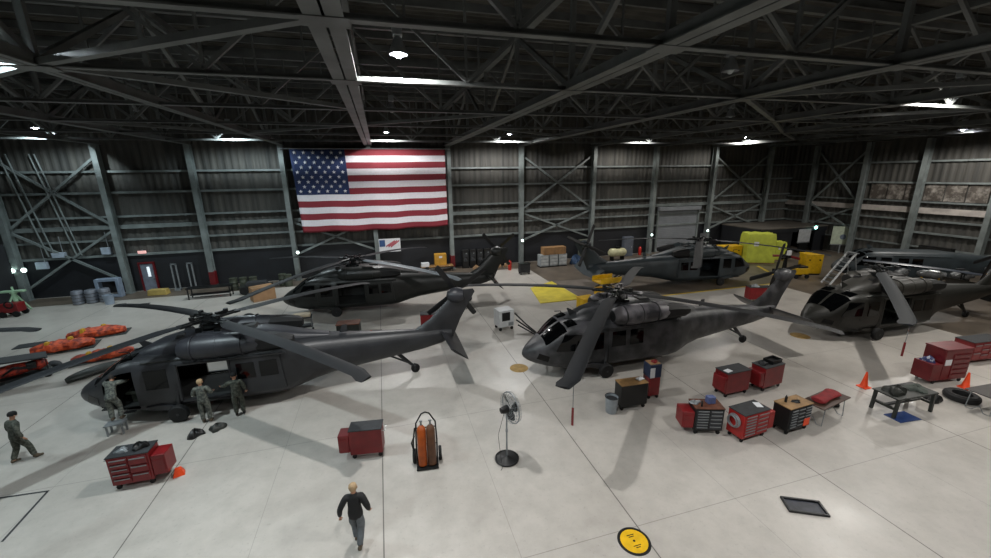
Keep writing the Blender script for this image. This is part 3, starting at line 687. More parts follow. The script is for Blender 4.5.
# ------------------------------------------------------------------ workshop things
def caster(par, x, y, h=.16):
    b = MB().box((0, 0, h - .02), (.09, .07, .03)).box((0, 0, h * .72), (.02, .07, h * .4)); f = b.build('caster', blackm, par, (x, y, 0))
    MB().lathe([(.02, -.025), (h * .42, -.025), (h * .42, .025), (.02, .025)], 12, (0, 0, h * .42), 'Y').build('wheel', rubber, f)
def toolbox(label, loc, rz, w, d, h, body, front=None, cols=2, rows=6, side=0, side_w=.34, top=None, drawers=True, face=-1, handle=1, side_m=None, group='rolling tool cabinets on the hangar floor'):
    t = thing('tool_cabinet', label, 'tool cabinet', (loc[0], loc[1], 0), R(rz), group)
    front = front or body
    MB().box((0, 0, .17 + (h - .17) / 2), (w, d, h - .17)).build('cabinet_body', body, t, bevel=.015)
    MB().box((0, 0, h + .012), (w + .03, d + .03, .03)).build('top_mat', top or greymat, t, bevel=.008)
    for sx in (-1, 1):
        for sy in (-1, 1): caster(t, sx * (w / 2 - .1), sy * (d / 2 - .08))
    if drawers:
        z0, z1 = .23, h - .05; cw = (w - .08) / cols
        for c in range(cols):
            n = rows if c % 2 == 0 else max(3, rows - 2); hh = (z1 - z0) / n
            for r in range(n):
                x = -w / 2 + .04 + cw * (c + .5); z = z0 + hh * (r + .5)
                dr = MB().box((0, face * .012, 0), (cw - .03, .03, hh - .025)).build('drawer', front, t, (x, face * d / 2, z), bevel=.006)
                MB().box((0, face * .035, hh * .28), (cw * .8, .025, .028)).build('handle', alu, dr)
    if handle: MB().tube([(handle * w / 2, -d * .3, h - .12), (handle * (w / 2 + .1), -d * .3, h - .12), (handle * (w / 2 + .1), d * .3, h - .12), (handle * w / 2, d * .3, h - .12)], .016, 8).build('push_handle', chrome, t)
    if side:
        lk = MB().box((side * (w / 2 + side_w / 2 + .005), 0, .28 + (h * .86 - .28) / 2), (side_w, d * .92, h * .86 - .28)).build('side_locker', side_m or body, t, bevel=.015)
        MB().box((side * (w / 2 + side_w / 2), face * d * .47, h * .5), (side_w * .8, .02, h * .45)).build('locker_door', side_m or body, lk)
    return t
def clutter(name, label, cat, loc, rz, fn, m, group=None, bevel=.006):
    o = fn().build(name, m, None, loc, R(rz), bevel=bevel); return tag(o, label, cat, group)
def rag(seed, sx, sy, sz, n=14):
    rnd = random.Random(seed); ph = [rnd.uniform(0, 6) for _ in range(6)]; b = MB(); rings = []
    for j in range(9):
        a = pi / 2 * j / 8; ring_ = []
        for k in range(n):
            q = 2 * pi * k / n; r = cos(a) * (1 + .22 * sin(3 * q + ph[0]) + .12 * sin(5 * q + ph[1] + a * 3)); ring_.append((sx * r * cos(q), sy * r * sin(q), max(.0, sz * sin(a) * (1 + .25 * sin(2 * q + ph[2]) + .15 * sin(7 * q + ph[3] + a)))))
        rings.append(ring_)
    return b.loft(rings)
# front left pair
toolbox('red tool cabinet at front left with black clutter on its dark top', (-7.62, 12.58), 0, 1.02, .56, 1.08, red, cols=2, rows=5, side=1, side_w=.36, handle=-1)
clutter('work_glove_pile', 'black bundle of gear on the front left red tool cabinet', 'gear', (-7.42, 12.6, 1.107), 10, lambda: rag(3, .2, .16, .16), black)
clutter('hand_tools', 'grey jumble of hand tools on the front left red cabinet', 'tools', (-7.85, 12.55, 1.107), 10, lambda: rag(5, .16, .14, .09), alu)
def cone(label, x, y, h, rz=0, tilt=0, s=1):
    t = thing('traffic_cone', label, 'traffic cone', (x, y, 0), R(rz), 'orange traffic cones'); MB().box((0, 0, .02), (.36 * s, .36 * s, .04)).build('cone_base', orange, t, bevel=.01)
    MB().lathe([(.15 * s, .04), (.12 * s, .1), (.03 * s, h), (.02 * s, h), (.02, .05)], 20).build('cone_body', orange, t); return t
clutter('floor_wedge', 'low orange wedge on the floor beside the front left red cabinet', 'wedge', (-6.62, 12.55, 0), 20, lambda: MB().box((0, 0, .11), (.3, .26, .22), taper=.5), orange)
# middle pair
toolbox('red tool cabinet left of the gas cylinders with long black top', (-1.05, 11.85), -8, 1.0, .5, 1.02, red, cols=1, rows=1, drawers=False, side=-1, side_w=.34, handle=1)
# oxygen cart
t = thing('gas_cylinder_cart', 'black two-wheeled cart carrying two rust-orange gas cylinders', 'cylinder cart', (.75, 10.85, 0), R(-6))
fr = MB()
for s in (-1, 1): fr.tube([(s * .3, -.22, .06), (s * .32, .16, .7), (s * .3, .3, 1.25), (s * .12, .32, 1.55), (0, .32, 1.6)], .025, 8)
fr.tube([(-.31, .12, .6), (.31, .12, .6)], .02, 8).tube([(-.3, .26, 1.1), (.3, .26, 1.1)], .02, 8); fr.box((0, -.18, .05), (.66, .36, .03)); fr.build('cart_frame', blackm, t)
for s in (-1, 1):
    MB().lathe([(.03, -.05), (.2, -.05), (.22, -.02), (.22, .02), (.2, .05), (.03, .05)], 20, (s * .4, .12, .22), 'X').build('wheel', rubber, t)
    cy = MB().lathe([(.125, 0), (.138, .03), (.138, 1.08), (.11, 1.18), (.05, 1.24)], 20).build('gas_cylinder', M('cylinder_orange', '#a34a12', .45, 0, .2, 5) if s < 0 else M('cylinder_brown', '#5a3a26', .45, 0, .25, 5), t, (s * .14, -.16, .07)); cy.rotation_euler = (R(-14), 0, 0)
    MB().lathe([(.03, 1.24), (.03, 1.34), (.05, 1.35), (.05, 1.38), (.001, 1.38)], 12).build('valve', alu, cy)
t2 = MB().tube([(-.36, .0, 1.0), (-.46, .1, .7), (-.42, .2, .35), (-.4, .1, .8), (-.34, .22, 1.15)], .025, 8).build('hose', black, t)
# pedestal fan
t = thing('pedestal_fan', 'black pedestal fan standing on the open floor', 'fan', (3.18, 10.28, 0), R(14))
MB().lathe([(.36, 0), (.38, .03), (.33, .05), (.12, .08), (.05, .12)], 28).build('fan_base', black, t)
MB().torus((0, 0, .04), .36, .03, 'Z', 28, 8).build('base_rim', black, t)
MB().tube([(0, 0, .08), (0, 0, 1.68)], .028, 10).tube([(0, 0, 1.0), (0, 0, 1.1)], .04, 10).build('fan_pole', alu, t)
MB().lathe([(.001, -.24), (.09, -.22), (.12, -.1), (.12, .02), (.05, .06), (.001, .08)], 16, (.02, .0, 1.8), 'X').build('fan_motor', black, t)
cg = MB()
for xo in (.06, .24):
    for rr in (.12, .21, .3, .39, .47): cg.torus((xo + (.04 if xo > .1 else -.02) * (1 - rr / .47), 0, 1.8), rr, (.006), 'X', 32, 4)
cg.torus((.15, 0, 1.8), .485, .018, 'X', 36, 6)
for k in range(24):
    a = 2 * pi * k / 24; c_, s_ = cos(a), sin(a); cg.tube([(.04, .1 * c_, 1.8 + .1 * s_), (.06, .46 * c_, 1.8 + .46 * s_), (.15, .485 * c_, 1.8 + .485 * s_), (.24, .46 * c_, 1.8 + .46 * s_), (.28, .1 * c_, 1.8 + .1 * s_)], .004, 4)
cg.build('fan_guard', alu, t)
for k in range(3):
    a = 2 * pi * k / 3 + .5; bl = MB().loft([[(.15 - tw * q, r * cos(a) - w_ * q * sin(a), 1.8 + r * sin(a) + w_ * q * cos(a)) for q in (-1, -.3, .3, 1)] + [(.16 - tw * q, r * cos(a) - w_ * q * sin(a), 1.8 + r * sin(a) + w_ * q * cos(a)) for q in (1, .3, -.3, -1)] for r, w_, tw in ((.05, .05, .02), (.2, .12, .05), (.36, .15, .05), (.43, .1, .03))]).build('fan_blade', black, t)
MB().tube([(-.05, .04, 1.7), (-.25, .1, .9), (-.35, -.3, .02), (-.42, -.34, .01)], .008, 5).build('power_cord', black, t)
# black cabinet group by the centre helicopter
toolbox('black tool cabinet with plywood top beside the centre helicopter', (8.62, 11.72), -3, 1.1, .5, 1.05, black, cols=1, drawers=False, top=wood, handle=0)
clutter('paper_sheet_stack', 'white papers on the plywood topped black cabinet', 'papers', (9.0, 11.75, 1.078), 12, lambda: MB().box((0, 0, .02), (.28, .2, .04)), paper)
t = thing('waste_bin', 'grey translucent waste bin left of the plywood topped black cabinet', 'bin', (7.72, 11.6, 0)); MB().lathe([(.19, 0), (.2, .02), (.24, .62), (.25, .66), (.235, .66), (.19, .03)], 24).build('bin_body', M('bin_plastic', '#8f979d', .35, 0, .08, 5), t); MB().torus((0, 0, .65), .245, .015, 'Z', 24, 6).build('bin_rim', greymat, t); MB().lathe([(.001, .5), (.21, .5), (.215, .56), (.001, .58)], 20).build('bin_liner', greymat, t)
t = thing('parts_tower', 'tall narrow red and navy cart behind the black cabinet', 'cart', (9.82, 12.12, 0), R(-4)); MB().box((0, 0, .55), (.48, .45, .8)).build('lower_body', red, t, bevel=.015); MB().box((0, 0, 1.2), (.5, .47, .55)).build('upper_body', navy, t, bevel=.015); MB().box((0, 0, 1.49), (.44, .4, .03)).build('top_tray', tan, t, bevel=.01); MB().box((-.14, -.245, 1.15), (.2, .012, .42)).build('paper_notice', paper, t)
for sx in (-1, 1):
    for sy in (-1, 1): caster(t, sx * .18, sy * .17)
clutter('red_rag', 'small red rag on top of the tall narrow cart', 'rag', (9.86, 12.1, 1.506), 0, lambda: rag(8, .12, .11, .09), red)
# six cabinets right of centre
toolbox('red tool cabinet behind the row, left one with papers on grey top', (13.1, 11.4), 2, 1.2, .6, 1.04, red, cols=1, drawers=False, side=-1, side_w=.1, handle=0)
clutter('paper_sheet_stack', 'white paper on the back left red cabinet', 'papers', (12.72, 11.3, 1.067), 12, lambda: MB().box((0, 0, .006), (.3, .22, .012)), paper)
toolbox('red tool cabinet behind the row, right one with black tray on top', (14.85, 11.35), 6, 1.15, .6, 1.04, red, cols=1, drawers=False, side=-1, side_w=.22, handle=0)
clutter('parts_tray', 'black parts tray on the back right red cabinet', 'tray', (15.1, 11.4, 1.067), 8, lambda: MB().box((0, 0, .02), (.6, .4, .04)).box((0, -.19, .08), (.6, .03, .14)).box((0, .19, .08), (.6, .03, .14)).box((-.29, 0, .08), (.03, .36, .14)).box((.29, 0, .08), (.03, .36, .14)), black)
clutter('bag', 'grey bag on the back right red cabinet', 'bag', (14.55, 11.35, 1.067), 8, lambda: rag(11, .2, .16, .12), greymat)
toolbox('red-sided black tool cabinet with steel drawers, left end of the front row', (10.2, 9.7), -19, .95, .6, 1.0, black, front=M('drawer_dark_metal', '#3c3f43', .4, .3, .15, 5), cols=2, rows=7, side=-1, side_w=.4, handle=0, top=rust, side_m=red)
clutter('cleaner_box', 'blue and grey box on the leftmost front row cabinet', 'box', (10.36, 9.72, 1.03), -10, lambda: MB().box((0, 0, .12), (.26, .2, .24)), M('blue_grey_box', '#53608a', .5, 0, .2, 9))
clutter('hand_tools', 'jumbled tools on the leftmost front row cabinet', 'tools', (9.88, 9.88, 1.03), 0, lambda: rag(21, .22, .12, .07), alu)
clutter('spray_can', 'dark spray can on the leftmost front row cabinet', 'can', (9.92, 9.62, 1.03), 0, lambda: MB().lathe([(.035, 0), (.035, .16), (.015, .19), (.015, .22), (.001, .22)], 12), black)
toolbox('bright red tool cabinet with steel drawer pulls in the middle of the front row', (11.35, 9.05), 4, 1.15, .6, 1.03, M('bright_red', '#98201e', .35, 0, .1, 3), front=M('bright_red', ''), cols=2, rows=7, side=1, side_w=.3, handle=0)
clutter('cable_coil', 'coil of grey cable hung on the bright red cabinet side', 'cable', (10.68, 9.0, .72), 0, lambda: MB().torus((0, 0, 0), .2, .03, 'X', 24, 6).torus((-.05, .02, 0), .18, .025, 'X', 24, 6).torus((.03, 0, .02), .22, .02, 'X', 24, 6), alu)
clutter('paper_sheet_stack', 'white paper on the bright red cabinet', 'papers', (11.75, 9.1, 1.057), -20, lambda: MB().box((0, 0, .006), (.22, .3, .012)), paper)
toolbox('black tool cabinet with plywood top at the right end of the front row', (13.12, 8.92), 4, 1.1, .58, 1.0, black, front=greymat, cols=3, rows=7, side=0, handle=0, top=wood)
clutter('warning_placard', 'small orange placard on the rightmost front row cabinet', 'placard', (13.38, 8.572, .42), 4, lambda: MB().box((0, 0, 0), (.28, .012, .28)), orange)
clutter('spray_can', 'black can standing on the plywood topped front row cabinet', 'can', (12.85, 9.0, 1.027), 0, lambda: MB().lathe([(.04, 0), (.04, .2), (.015, .24), (.015, .27), (.001, .27)], 12), black)
clutter('hand_tools', 'small black tools on the plywood of the front row cabinet', 'tools', (13.2, 8.9, 1.027), 0, lambda: rag(31, .16, .1, .06), black)
# folding table with red canvas
def folding_table(label, loc, rz, w, d, h, m):
    t = thing('folding_table', label, 'table', (loc[0], loc[1], 0), R(rz)); MB().box((0, 0, h - .02), (w, d, .04)).build('table_top', m, t, bevel=.01)
    for s in (-1, 1): MB().tube([(s * w * .36, -d * .4, h - .04), (s * w * .4, -d * .42, .02), (s * w * .4, -d * .2, .02), (s * w * .38, 0, h * .3), (s * w * .4, d * .2, .02), (s * w * .4, d * .42, .02), (s * w * .36, d * .4, h - .04)], .016, 6).build('leg_frame', alu, t)
    return t
folding_table('brown folding table right of the front row with a red canvas roll on it', (14.88, 9.05), 10, 1.75, .72, .76, M('brown_table', '#4a352b', .5, 0, .15, 3))
clutter('canvas_roll', 'folded red canvas lying on the brown folding table', 'canvas', (14.85, 9.05, .785), 12, lambda: MB().loft([[(x, .24 * s * cos(a), .08 + .09 * s * sin(a)) for a in [2 * pi * k / 12 for k in range(12)]] for x, s in ((-.62, .8), (-.55, 1), (-.2, .85), (.2, .9), (.5, 1.1), (.6, .8))]), M('red_canvas', '#7c1a1e', .8, 0, .25, 5))
clutter('rope_coil', 'dark rope coil on the floor beside the brown folding table', 'coil', (16.05, 9.5, .0), 0, lambda: MB().torus((0, 0, .05), .16, .05, 'Z', 20, 6).torus((0, 0, .13), .14, .045, 'Z', 20, 6), black)
cone('orange traffic cone standing alone left of the green work table', 18.64, 10.1, .68)
cone('orange traffic cone between the tyre and the red chest', 22.45, 8.85, .68)
# green work table
t = thing('work_table', 'green steel work table with dark tarp at right', 'work table', (18.1, 8.55, 0), R(-3)); MB().box((0, 0, .78), (1.95, .85, .05)).build('table_top', olive, t, bevel=.01); MB().box((0, 0, .35), (1.8, .1, .07)).build('lower_beam', olive, t)
for sx in (-1, 1):
    for sy in (-1, 1): MB().bar((sx * .85, sy * .36, .76), (sx * .9, sy * .36, 0), .09, .09).build('leg', olive, t, smooth=0)
    MB().box((sx * .88, 0, .35), (.08, .72, .08)).build('end_rail', olive, t)
clutter('tarp', 'dark green crumpled tarp on the work table', 'tarp', (17.62, 8.6, .808), 0, lambda: rag(41, .4, .3, .22, 22), olive)
clutter('tarp', 'grey-green cover spread on the right of the work table', 'tarp', (18.6, 8.52, .808), 0, lambda: rag(43, .38, .3, .1, 22), M('tarp_grey_green', '#3d443e', .8, 0, .2, 5))
clutter('floor_mat', 'blue mat on the floor under the green work table', 'mat', (17.6, 8.2, 0), -5, lambda: MB().box((0, 0, .01), (.95, .55, .02)), M('blue_mat', '#1f3a70', .7, 0, .15, 6))
# large red chest, second red cart at the frame edge, tyre, table
t = thing('tool_chest', 'dark red stepped tool chest behind the tyre', 'tool chest', (22.25, 9.65, 0), R(-8)); MB().box((.2, 0, .84), (1.3, .75, 1.32)).build('chest_body', darkred, t, bevel=.02); MB().box((-.7, -.02, .55), (.48, .7, .75)).build('side_step', darkred, t, bevel=.02); MB().box((.2, 0, 1.53), (1.34, .79, .06)).build('chest_lid', darkred, t, bevel=.015); MB().box((-.25, -.385, .98), (.3, .015, .25)).build('paper_notice', paper, t)
for k in range(5): dr = MB().box((.38, -.385, .35 + k * .22), (.85, .03, .19)).build('drawer', darkred, t, bevel=.005); MB().box((.38, -.41, .41 + k * .22), (.65, .02, .025)).build('handle', darkred, dr)
for sx in (-.6, .7):
    for sy in (-.28, .28): caster(t, sx, sy, .18)
clutter('rag_pile', 'blue and white rags on the step of the dark red chest', 'rags', (21.56, 9.74, .927), 0, lambda: rag(51, .2, .22, .2), M('rag_blue', '#2c3560', .8, 0, .2, 8, col2='#a4a7b4', lo=.5, hi=.56))
toolbox('red tool cabinet at the right edge with grey top', (26.3, 10.35), -6, 1.9, .7, 1.05, red, cols=4, rows=2, handle=0)
clutter('tyre', 'black tyre lying flat in front of the dark red chest', 'tyre', (21.15, 8.35, 0), 0, lambda: MB().lathe([(.28, .02), (.42, .0), (.5, .06), (.52, .14), (.5, .22), (.42, .28), (.28, .26), (.27, .14), (.28, .02)], 28), rubber)
clutter('gear_bag', 'dark bag on the floor at the foot of the red chest', 'bag', (20.0, 8.6, 0), 0, lambda: rag(61, .3, .24, .3), black)
folding_table('dark folding table cut by the right edge of the view', (21.35, 7.6), -3, 1.9, .8, .78, M('dark_table', '#3a3634', .5, 0, .15, 3))
# drip tray and floor disc
t = thing('drip_tray', 'black rectangular drip tray lying on the floor at lower right', 'tray', (10.24, 6.18, 0), R(-27)); MB().box((0, 0, .012), (.86, .44, .02)).build('tray_pan', M('tray_sheen', '#2b2e36', .5, 0, .4, 5), t)
for s in (-1, 1):
    MB().box((0, s * .23, .035), (.96, .06, .06)).build('tray_rim', black, t, bevel=.012); MB().box((s * .45, 0, .035), (.06, .42, .06)).build('tray_rim', black, t, bevel=.012)
t = thing('floor_marker', 'round yellow floor marker with a black border', 'floor marker', (5.29, 6.6, 0)); MB().lathe([(.001, .006), (.37, .006), (.4, .001)], 40).build('black_border', black, t, smooth=0); MB().lathe([(.001, .01), (.325, .01), (.33, .006)], 40).build('yellow_face', yellow, t, smooth=0)
MB().lathe([(.001, .013), (.03, .013), (.03, .01)], 14).build('centre_dot', black, t, smooth=0)
for yy, wd in ((.17, .2), (.12, .14), (-.13, .2), (-.18, .12)): MB().box((0, yy, .0115), (wd, .022, .003)).build('black_mark', black, t, smooth=0)
for (x, y, r, lab) in ((5.56, 15.96, .42, 'faded tan disc painted on the floor near the centre helicopter nose'), (21.4, 14.9, .45, 'faded yellow disc painted on the floor under the olive helicopter nose')):
    clutter('floor_marker', lab, 'floor marker', (x, y, 0), 0, lambda r=r: MB().lathe([(.001, .005), (r, .005), (r + .01, .001)], 32), M('faded_disc', '#a5854a', .6, 0, .2, 4), None, 0)
clutter('duffel_bag', 'black duffel bag on the floor by the front left helicopter wheel', 'bag', (-6.95, 14.6, 0), 25, lambda: rag(71, .26, .2, .22), black)
clutter('duffel_bag', 'black-green bag right beside the duffel bag on the floor', 'bag', (-6.35, 14.82, 0), 5, lambda: rag(72, .27, .2, .2), olive)

# ------------------------------------------------------------------ things between the helicopters
t = thing('air_cart', 'white wheeled ground unit with a dark grille in front of the centre helicopter', 'ground cart', (6.35, 20.9, 0), R(8)); MB().box((0, 0, .72), (.95, .8, 1.0)).build('cart_body', white, t, bevel=.04); MB().box((-.05, -.41, .86), (.5, .02, .5)).build('grille', black, t); MB().box((.25, -.41, .4), (.3, .02, .2)).build('panel', alu, t)
for sx in (-1, 1):
    for sy in (-1, 1): caster(t, sx * .36, sy * .3, .22)
for k, (a, z) in enumerate(((0, .9), (1, .6), (2, .4))):
    tag(MB().tube([(6.98, 20.8 - .3 * a, z), (7.5, 20.2 - .3 * a, .35 - .1 * a), (7.9, 19.3 - .4 * a, .05), (8.2 - .2 * a, 18.2 - .2 * a, .05), (8.1 - .35 * a, 17.2, .4), (7.7 - .4 * a, 16.6 - .05 * a, 1.0)], .045, 8).build('hose', black), ('black hose from the white ground cart, highest of three', 'black hose from the white ground cart, middle of three', 'black hose from the white ground cart, lowest of three')[k], 'hose', 'hoses of the ground cart')
t = thing('maintenance_stand', 'yellow maintenance platform behind the centre helicopter rotor', 'work stand', (14.1, 22.7, 0), R(5))
MB().box((0, 0, 1.75), (1.6, 1.0, .1)).box((0, -.5, 1.93), (1.6, .05, .3)).box((0, .5, 1.93), (1.6, .05, .3)).build('platform', yellow, t, bevel=.01); MB().box((0, 0, .95), (1.3, .9, .7)).build('lift_body', yellow, t, bevel=.03); MB().box((0, 0, .3), (1.9, 1.2, .2)).build('base_frame', yellow, t)
for s in (-1, 1): MB().bar((-.6, s * .4, 1.3), (.6, s * .4, 1.7), .08, .06).bar((.6, s * .4, 1.3), (-.6, s * .4, 1.7), .08, .06).build('scissor_arm', blackm, t)
for sx in (-1, 1):
    for sy in (-1, 1): MB().lathe([(.03, -.06), (.18, -.06), (.18, .06), (.03, .06)], 16, (sx * .75, sy * .62, .18), 'Y').build('wheel', rubber, t)
ybox_low = thing('yellow_bin', 'low yellow bin standing left of the maintenance platform', 'storage bin', (12.4, 22.2, 0), R(8)); MB().box((0, 0, .5), (1.05, .8, .76)).build('bin_body', yellow, ybox_low, bevel=.03); MB().box((0, 0, .91), (1.1, .85, .06)).build('bin_lid', yellow, ybox_low, bevel=.01); MB().box((0, 0, .06), (.95, .7, .12)).build('skid', black, ybox_low); MB().box((-.1, -.42, .55), (.3, .03, .25)).build('vent_panel', blackm, ybox_low)
clutter('floor_mat', 'large yellow spill mat on the floor left of the maintenance platform', 'mat', (0, 0, 0), 0, lambda: MB().prism([(10.8, 28.3), (10.1, 24.5), (13.3, 24.45), (13.2, 29.6)], .007, .05), M('yellow_mat', '#cdbb3a', .6, 0, .12, 1.5, bump=.3))
clutter('floor_mat', 'grey-brown mat beside the yellow spill mat', 'mat', (0, 0, 0), 0, lambda: MB().prism([(13.3, 29.6), (13.4, 24.5), (16.2, 24.8), (16.3, 29.4)], .007, .03), M('grey_brown_mat', '#6a6159', .7, 0, .15, 1.5))
toolbox('red tool cabinet behind the tail of the front left helicopter', (2.4, 22.2), -6, 1.45, .6, .95, red, cols=1, drawers=False, handle=0)
t = thing('parts_locker', 'dark green locker with brown top behind the front left tail boom', 'locker', (-2.3, 22.4, 0), R(-5)); MB().box((0, 0, .42), (1.2, .7, .8)).build('locker_body', olive, t, bevel=.015); MB().box((0, 0, .84), (1.26, .76, .05)).build('locker_top', rust, t, bevel=.01)
for s in (-1, 1): MB().box((s * .3, -.36, .42), (.54, .02, .7)).build('locker_door', olive, t, bevel=.005)
clutter('ammunition_box', 'low black box with a red lid patch beside the green locker', 'box', (-.95, 21.95, 0), -4, lambda: MB().box((0, 0, .16), (.9, .45, .32), taper=.92), black)
clutter('red_cloth', 'red cloth lying on the low black box', 'cloth', (-1.1, 21.95, .32), 0, lambda: rag(81, .16, .14, .07), orangered)
t = thing('drum_fan', 'round black drum fan behind the front left rotor head', 'fan', (-8.1, 25.4, 0), R(-10)); MB().lathe([(.44, -.14), (.47, -.12), (.47, .12), (.44, .14), (.43, .1), (.43, -.1), (.44, -.14)], 32, (0, 0, .52), 'Y').build('drum_shell', blackm, t)
g = MB()
for rr in (.1, .2, .3, .4): g.torus((0, -.14, .52), rr, .008, 'Y', 28, 4)
for k in range(12): g.tube([(0, -.14, .52), (.43 * cos(k * pi / 6), -.14, .52 + .43 * sin(k * pi / 6))], .006, 4)
g.build('guard', alu, t)
for k in range(3):
    a = k * 2 * pi / 3; MB().loft([[(r * cos(a) - w_ * q * sin(a), -.02 + .05 * q, .52 + r * sin(a) + w_ * q * cos(a)) for q in (-1, 0, 1)] + [(r * cos(a) - w_ * q * sin(a), .0 + .05 * q, .52 + r * sin(a) + w_ * q * cos(a)) for q in (1, 0, -1)] for r, w_ in ((.06, .05), (.22, .12), (.38, .1))]).build('fan_blade', white, t)
for s in (-1, 1): MB().tube([(s * .25, -.25, 0), (s * .3, 0, .1), (s * .47, 0, .52), (s * .3, 0, .1), (s * .25, .25, 0)], .02, 6).build('stand_leg', blackm, t)
t = thing('equipment_cart', 'grey cart with a pale top tray behind the front left helicopter', 'cart', (-4.9, 23.9, 0), R(5)); MB().box((0, 0, .4), (1.0, .6, .06)).build('lower_shelf', greymat, t); MB().box((0, 0, .95), (1.05, .65, .05)).build('upper_shelf', greymat, t, bevel=.01); MB().box((0, 0, 1.06), (.9, .5, .16)).build('tray', M('pale_tray', '#b6a890', .6), t, bevel=.02)
for sx in (-1, 1):
    for sy in (-1, 1): MB().tube([(sx * .46, sy * .28, .14), (sx * .46, sy * .28, .95)], .02, 6).build('post', alu, t); caster(t, sx * .46, sy * .28, .14)
t = thing('cardboard_box', 'large tan cardboard box near the left end of the dark green helicopter', 'box', (-9.0, 32.0, 0), R(28)); MB().box((0, 0, .5), (1.5, 1.0, 1.0)).build('carton', cardboard, t, bevel=.01); MB().box((0, 0, 1.004), (1.5, .08, .008)).build('tape', tan, t)
# olive barrels in two rows
for i, (x, y) in enumerate(((-11.9, 35.5), (-11.2, 35.5), (-10.5, 35.5), (-8.4, 35.8), (-7.9, 35.4))):
    t = thing('storage_drum', ('olive storage drum at the left of the row by the back wall', 'olive storage drum in the middle of the row by the back wall', 'olive storage drum at the right of the row by the back wall', 'olive drum against the column behind the cardboard box', 'olive drum in front of the column behind the cardboard box')[i], 'drum', (x, y, 0), i, 'olive drums by the back wall')
    MB().lathe([(.29, 0), (.3, .02), (.29, .3), (.31, .33), (.29, .36), (.29, .62), (.31, .65), (.29, .68), (.29, .95), (.3, .98), (.27, .97), (.001, .97)], 20).build('drum_shell', M('drum_olive', '#3d4236', .6, 0, .2, 3), t); MB().lathe([(.04, .97), (.04, .99), (.001, .99)], 10, (.15, 0, 0)).build('bung', blackm, t)
t = thing('drum_pallet', 'dark low trailer loaded with gear beside the olive drums', 'trailer', (-10.0, 34.2, 0), 0); MB().box((0, 0, .55), (2.2, 1.0, .1)).build('bed', olive, t); MB().box((.1, 0, .75), (1.6, .7, .3), taper=.85).build('load', greymat, t, bevel=.04)
for sx in (-1, 1): MB().lathe([(.05, -.1), (.3, -.1), (.3, .1), (.05, .1)], 18, (sx * .7, -.5, .3), 'Y').build('wheel', rubber, t)
t = thing('steel_bench', 'long dark steel bench by the back wall left of the drums', 'bench', (-13.0, 33.9, 0), R(2)); MB().box((0, 0, .82), (2.9, .8, .06)).build('bench_top', blackm, t); MB().box((0, 0, .3), (2.6, .6, .04)).build('lower_shelf', blackm, t)
for sx in (-1, 1):
    for sy in (-1, 1): MB().box((sx * 1.35, sy * .34, .41), (.07, .07, .82)).build('leg', blackm, t)
for (x, lab) in ((-16.4, 'left upright grey rack against the back wall'), (-15.3, 'right upright grey rack against the back wall')):
    t = thing('pipe_rack', lab, 'rack', (x, 37.0, 0)); MB().box((-.16, 0, 1.1), (.08, .1, 2.2)).build('post', alu, t); MB().box((.16, 0, 1.1), (.08, .1, 2.2)).build('post', alu, t); MB().box((0, 0, 2.15), (.4, .1, .08)).build('rail', alu, t); MB().box((0, 0, .06), (.4, .5, .12)).build('foot', alu, t)
clutter('foam_case', 'yellow and tan case on the floor below the red framed door', 'case', (-17.3, 36.0, 0), -4, lambda: MB().box((0, 0, .22), (1.35, .6, .44), taper=.9), M('case_tan', '#a58f4e', .6, 0, .2, 2), None, .04)
# back wall left: metal bins, frame, bucket
for i in range(3):
    t = thing('metal_bin', ('ribbed grey metal bin at the left of the far left group', 'ribbed grey metal bin in the middle of the far left group', 'ribbed grey metal bin at the right of the far left group')[i], 'bin', (-21.75 + i * .76, 34.95 + .08 * i, 0), 0, 'ribbed metal bins at far left'); MB().lathe([(.33, .05), (.34, .1), (.34, .9), (.31, 1.0), (.2, 1.03), (.001, 1.03)], 18).build('bin_shell', M('bin_metal', '#80858f', .4, .4, .12, 4), t)
    for z in (.25, .5, .75): MB().torus((0, 0, z), .345, .018, 'Z', 18, 6).build('rib', greymat, t)
t = thing('equipment_stand', 'open square grey frame standing behind the metal bins', 'frame', (-20.5, 36.3, 0)); 
for s in (-1, 1): MB().box((s * .65, 0, .75), (.22, .5, 1.5)).build('side_post', M('pale_blue_grey', '#7c8a9c', .5), t, bevel=.03)
MB().box((0, 0, 1.4), (1.1, .5, .22)).build('top_rail', M('pale_blue_grey', ''), t, bevel=.03); MB().box((0, 0, .12), (1.1, .5, .2)).build('bottom_rail', M('pale_blue_grey', ''), t, bevel=.03)
t = thing('bucket', 'pale grey bucket on the floor in front of the square frame', 'bucket', (-19.6, 34.3, 0)); MB().lathe([(.26, 0), (.3, .65), (.32, .68), (.29, .68), (.25, .04)], 20).build('bucket_body', M('bucket_plastic', '#8b98a8', .5), t); MB().tube([(-.31, 0, .64), (-.22, 0, .8), (.22, 0, .8), (.31, 0, .64)], .012, 6).build('bail', alu, t)
# far left corner: green jack and red cart
t = thing('axle_jack', 'pale green tripod jack at the far left by the wall', 'jack', (-25.0, 34.6, 0)); MB().lathe([(.14, .5), (.14, 1.2), (.2, 1.25), (.2, 1.4), (.06, 1.42), (.06, 1.7)], 14).build('cylinder', M('pale_green', '#9fc0a0', .5), t); MB().box((0, 0, 1.38), (1.3, .3, .14)).build('head', M('pale_green', ''), t, bevel=.03)
for k in range(3): MB().bar((.1 * cos(k * 2.1), .1 * sin(k * 2.1), 1.1), (.7 * cos(k * 2.1), .7 * sin(k * 2.1), .0), .08, .08).build('leg', M('pale_green', ''), t)
t = thing('service_cart', 'red service cart with hoses at the far left edge', 'cart', (-24.3, 33.2, 0)); MB().box((0, 0, .6), (1.0, .7, .6)).build('cart_body', red, t, bevel=.03); MB().torus((.1, -.36, .85), .22, .05, 'Y', 20, 6).build('hose_reel', black, t)
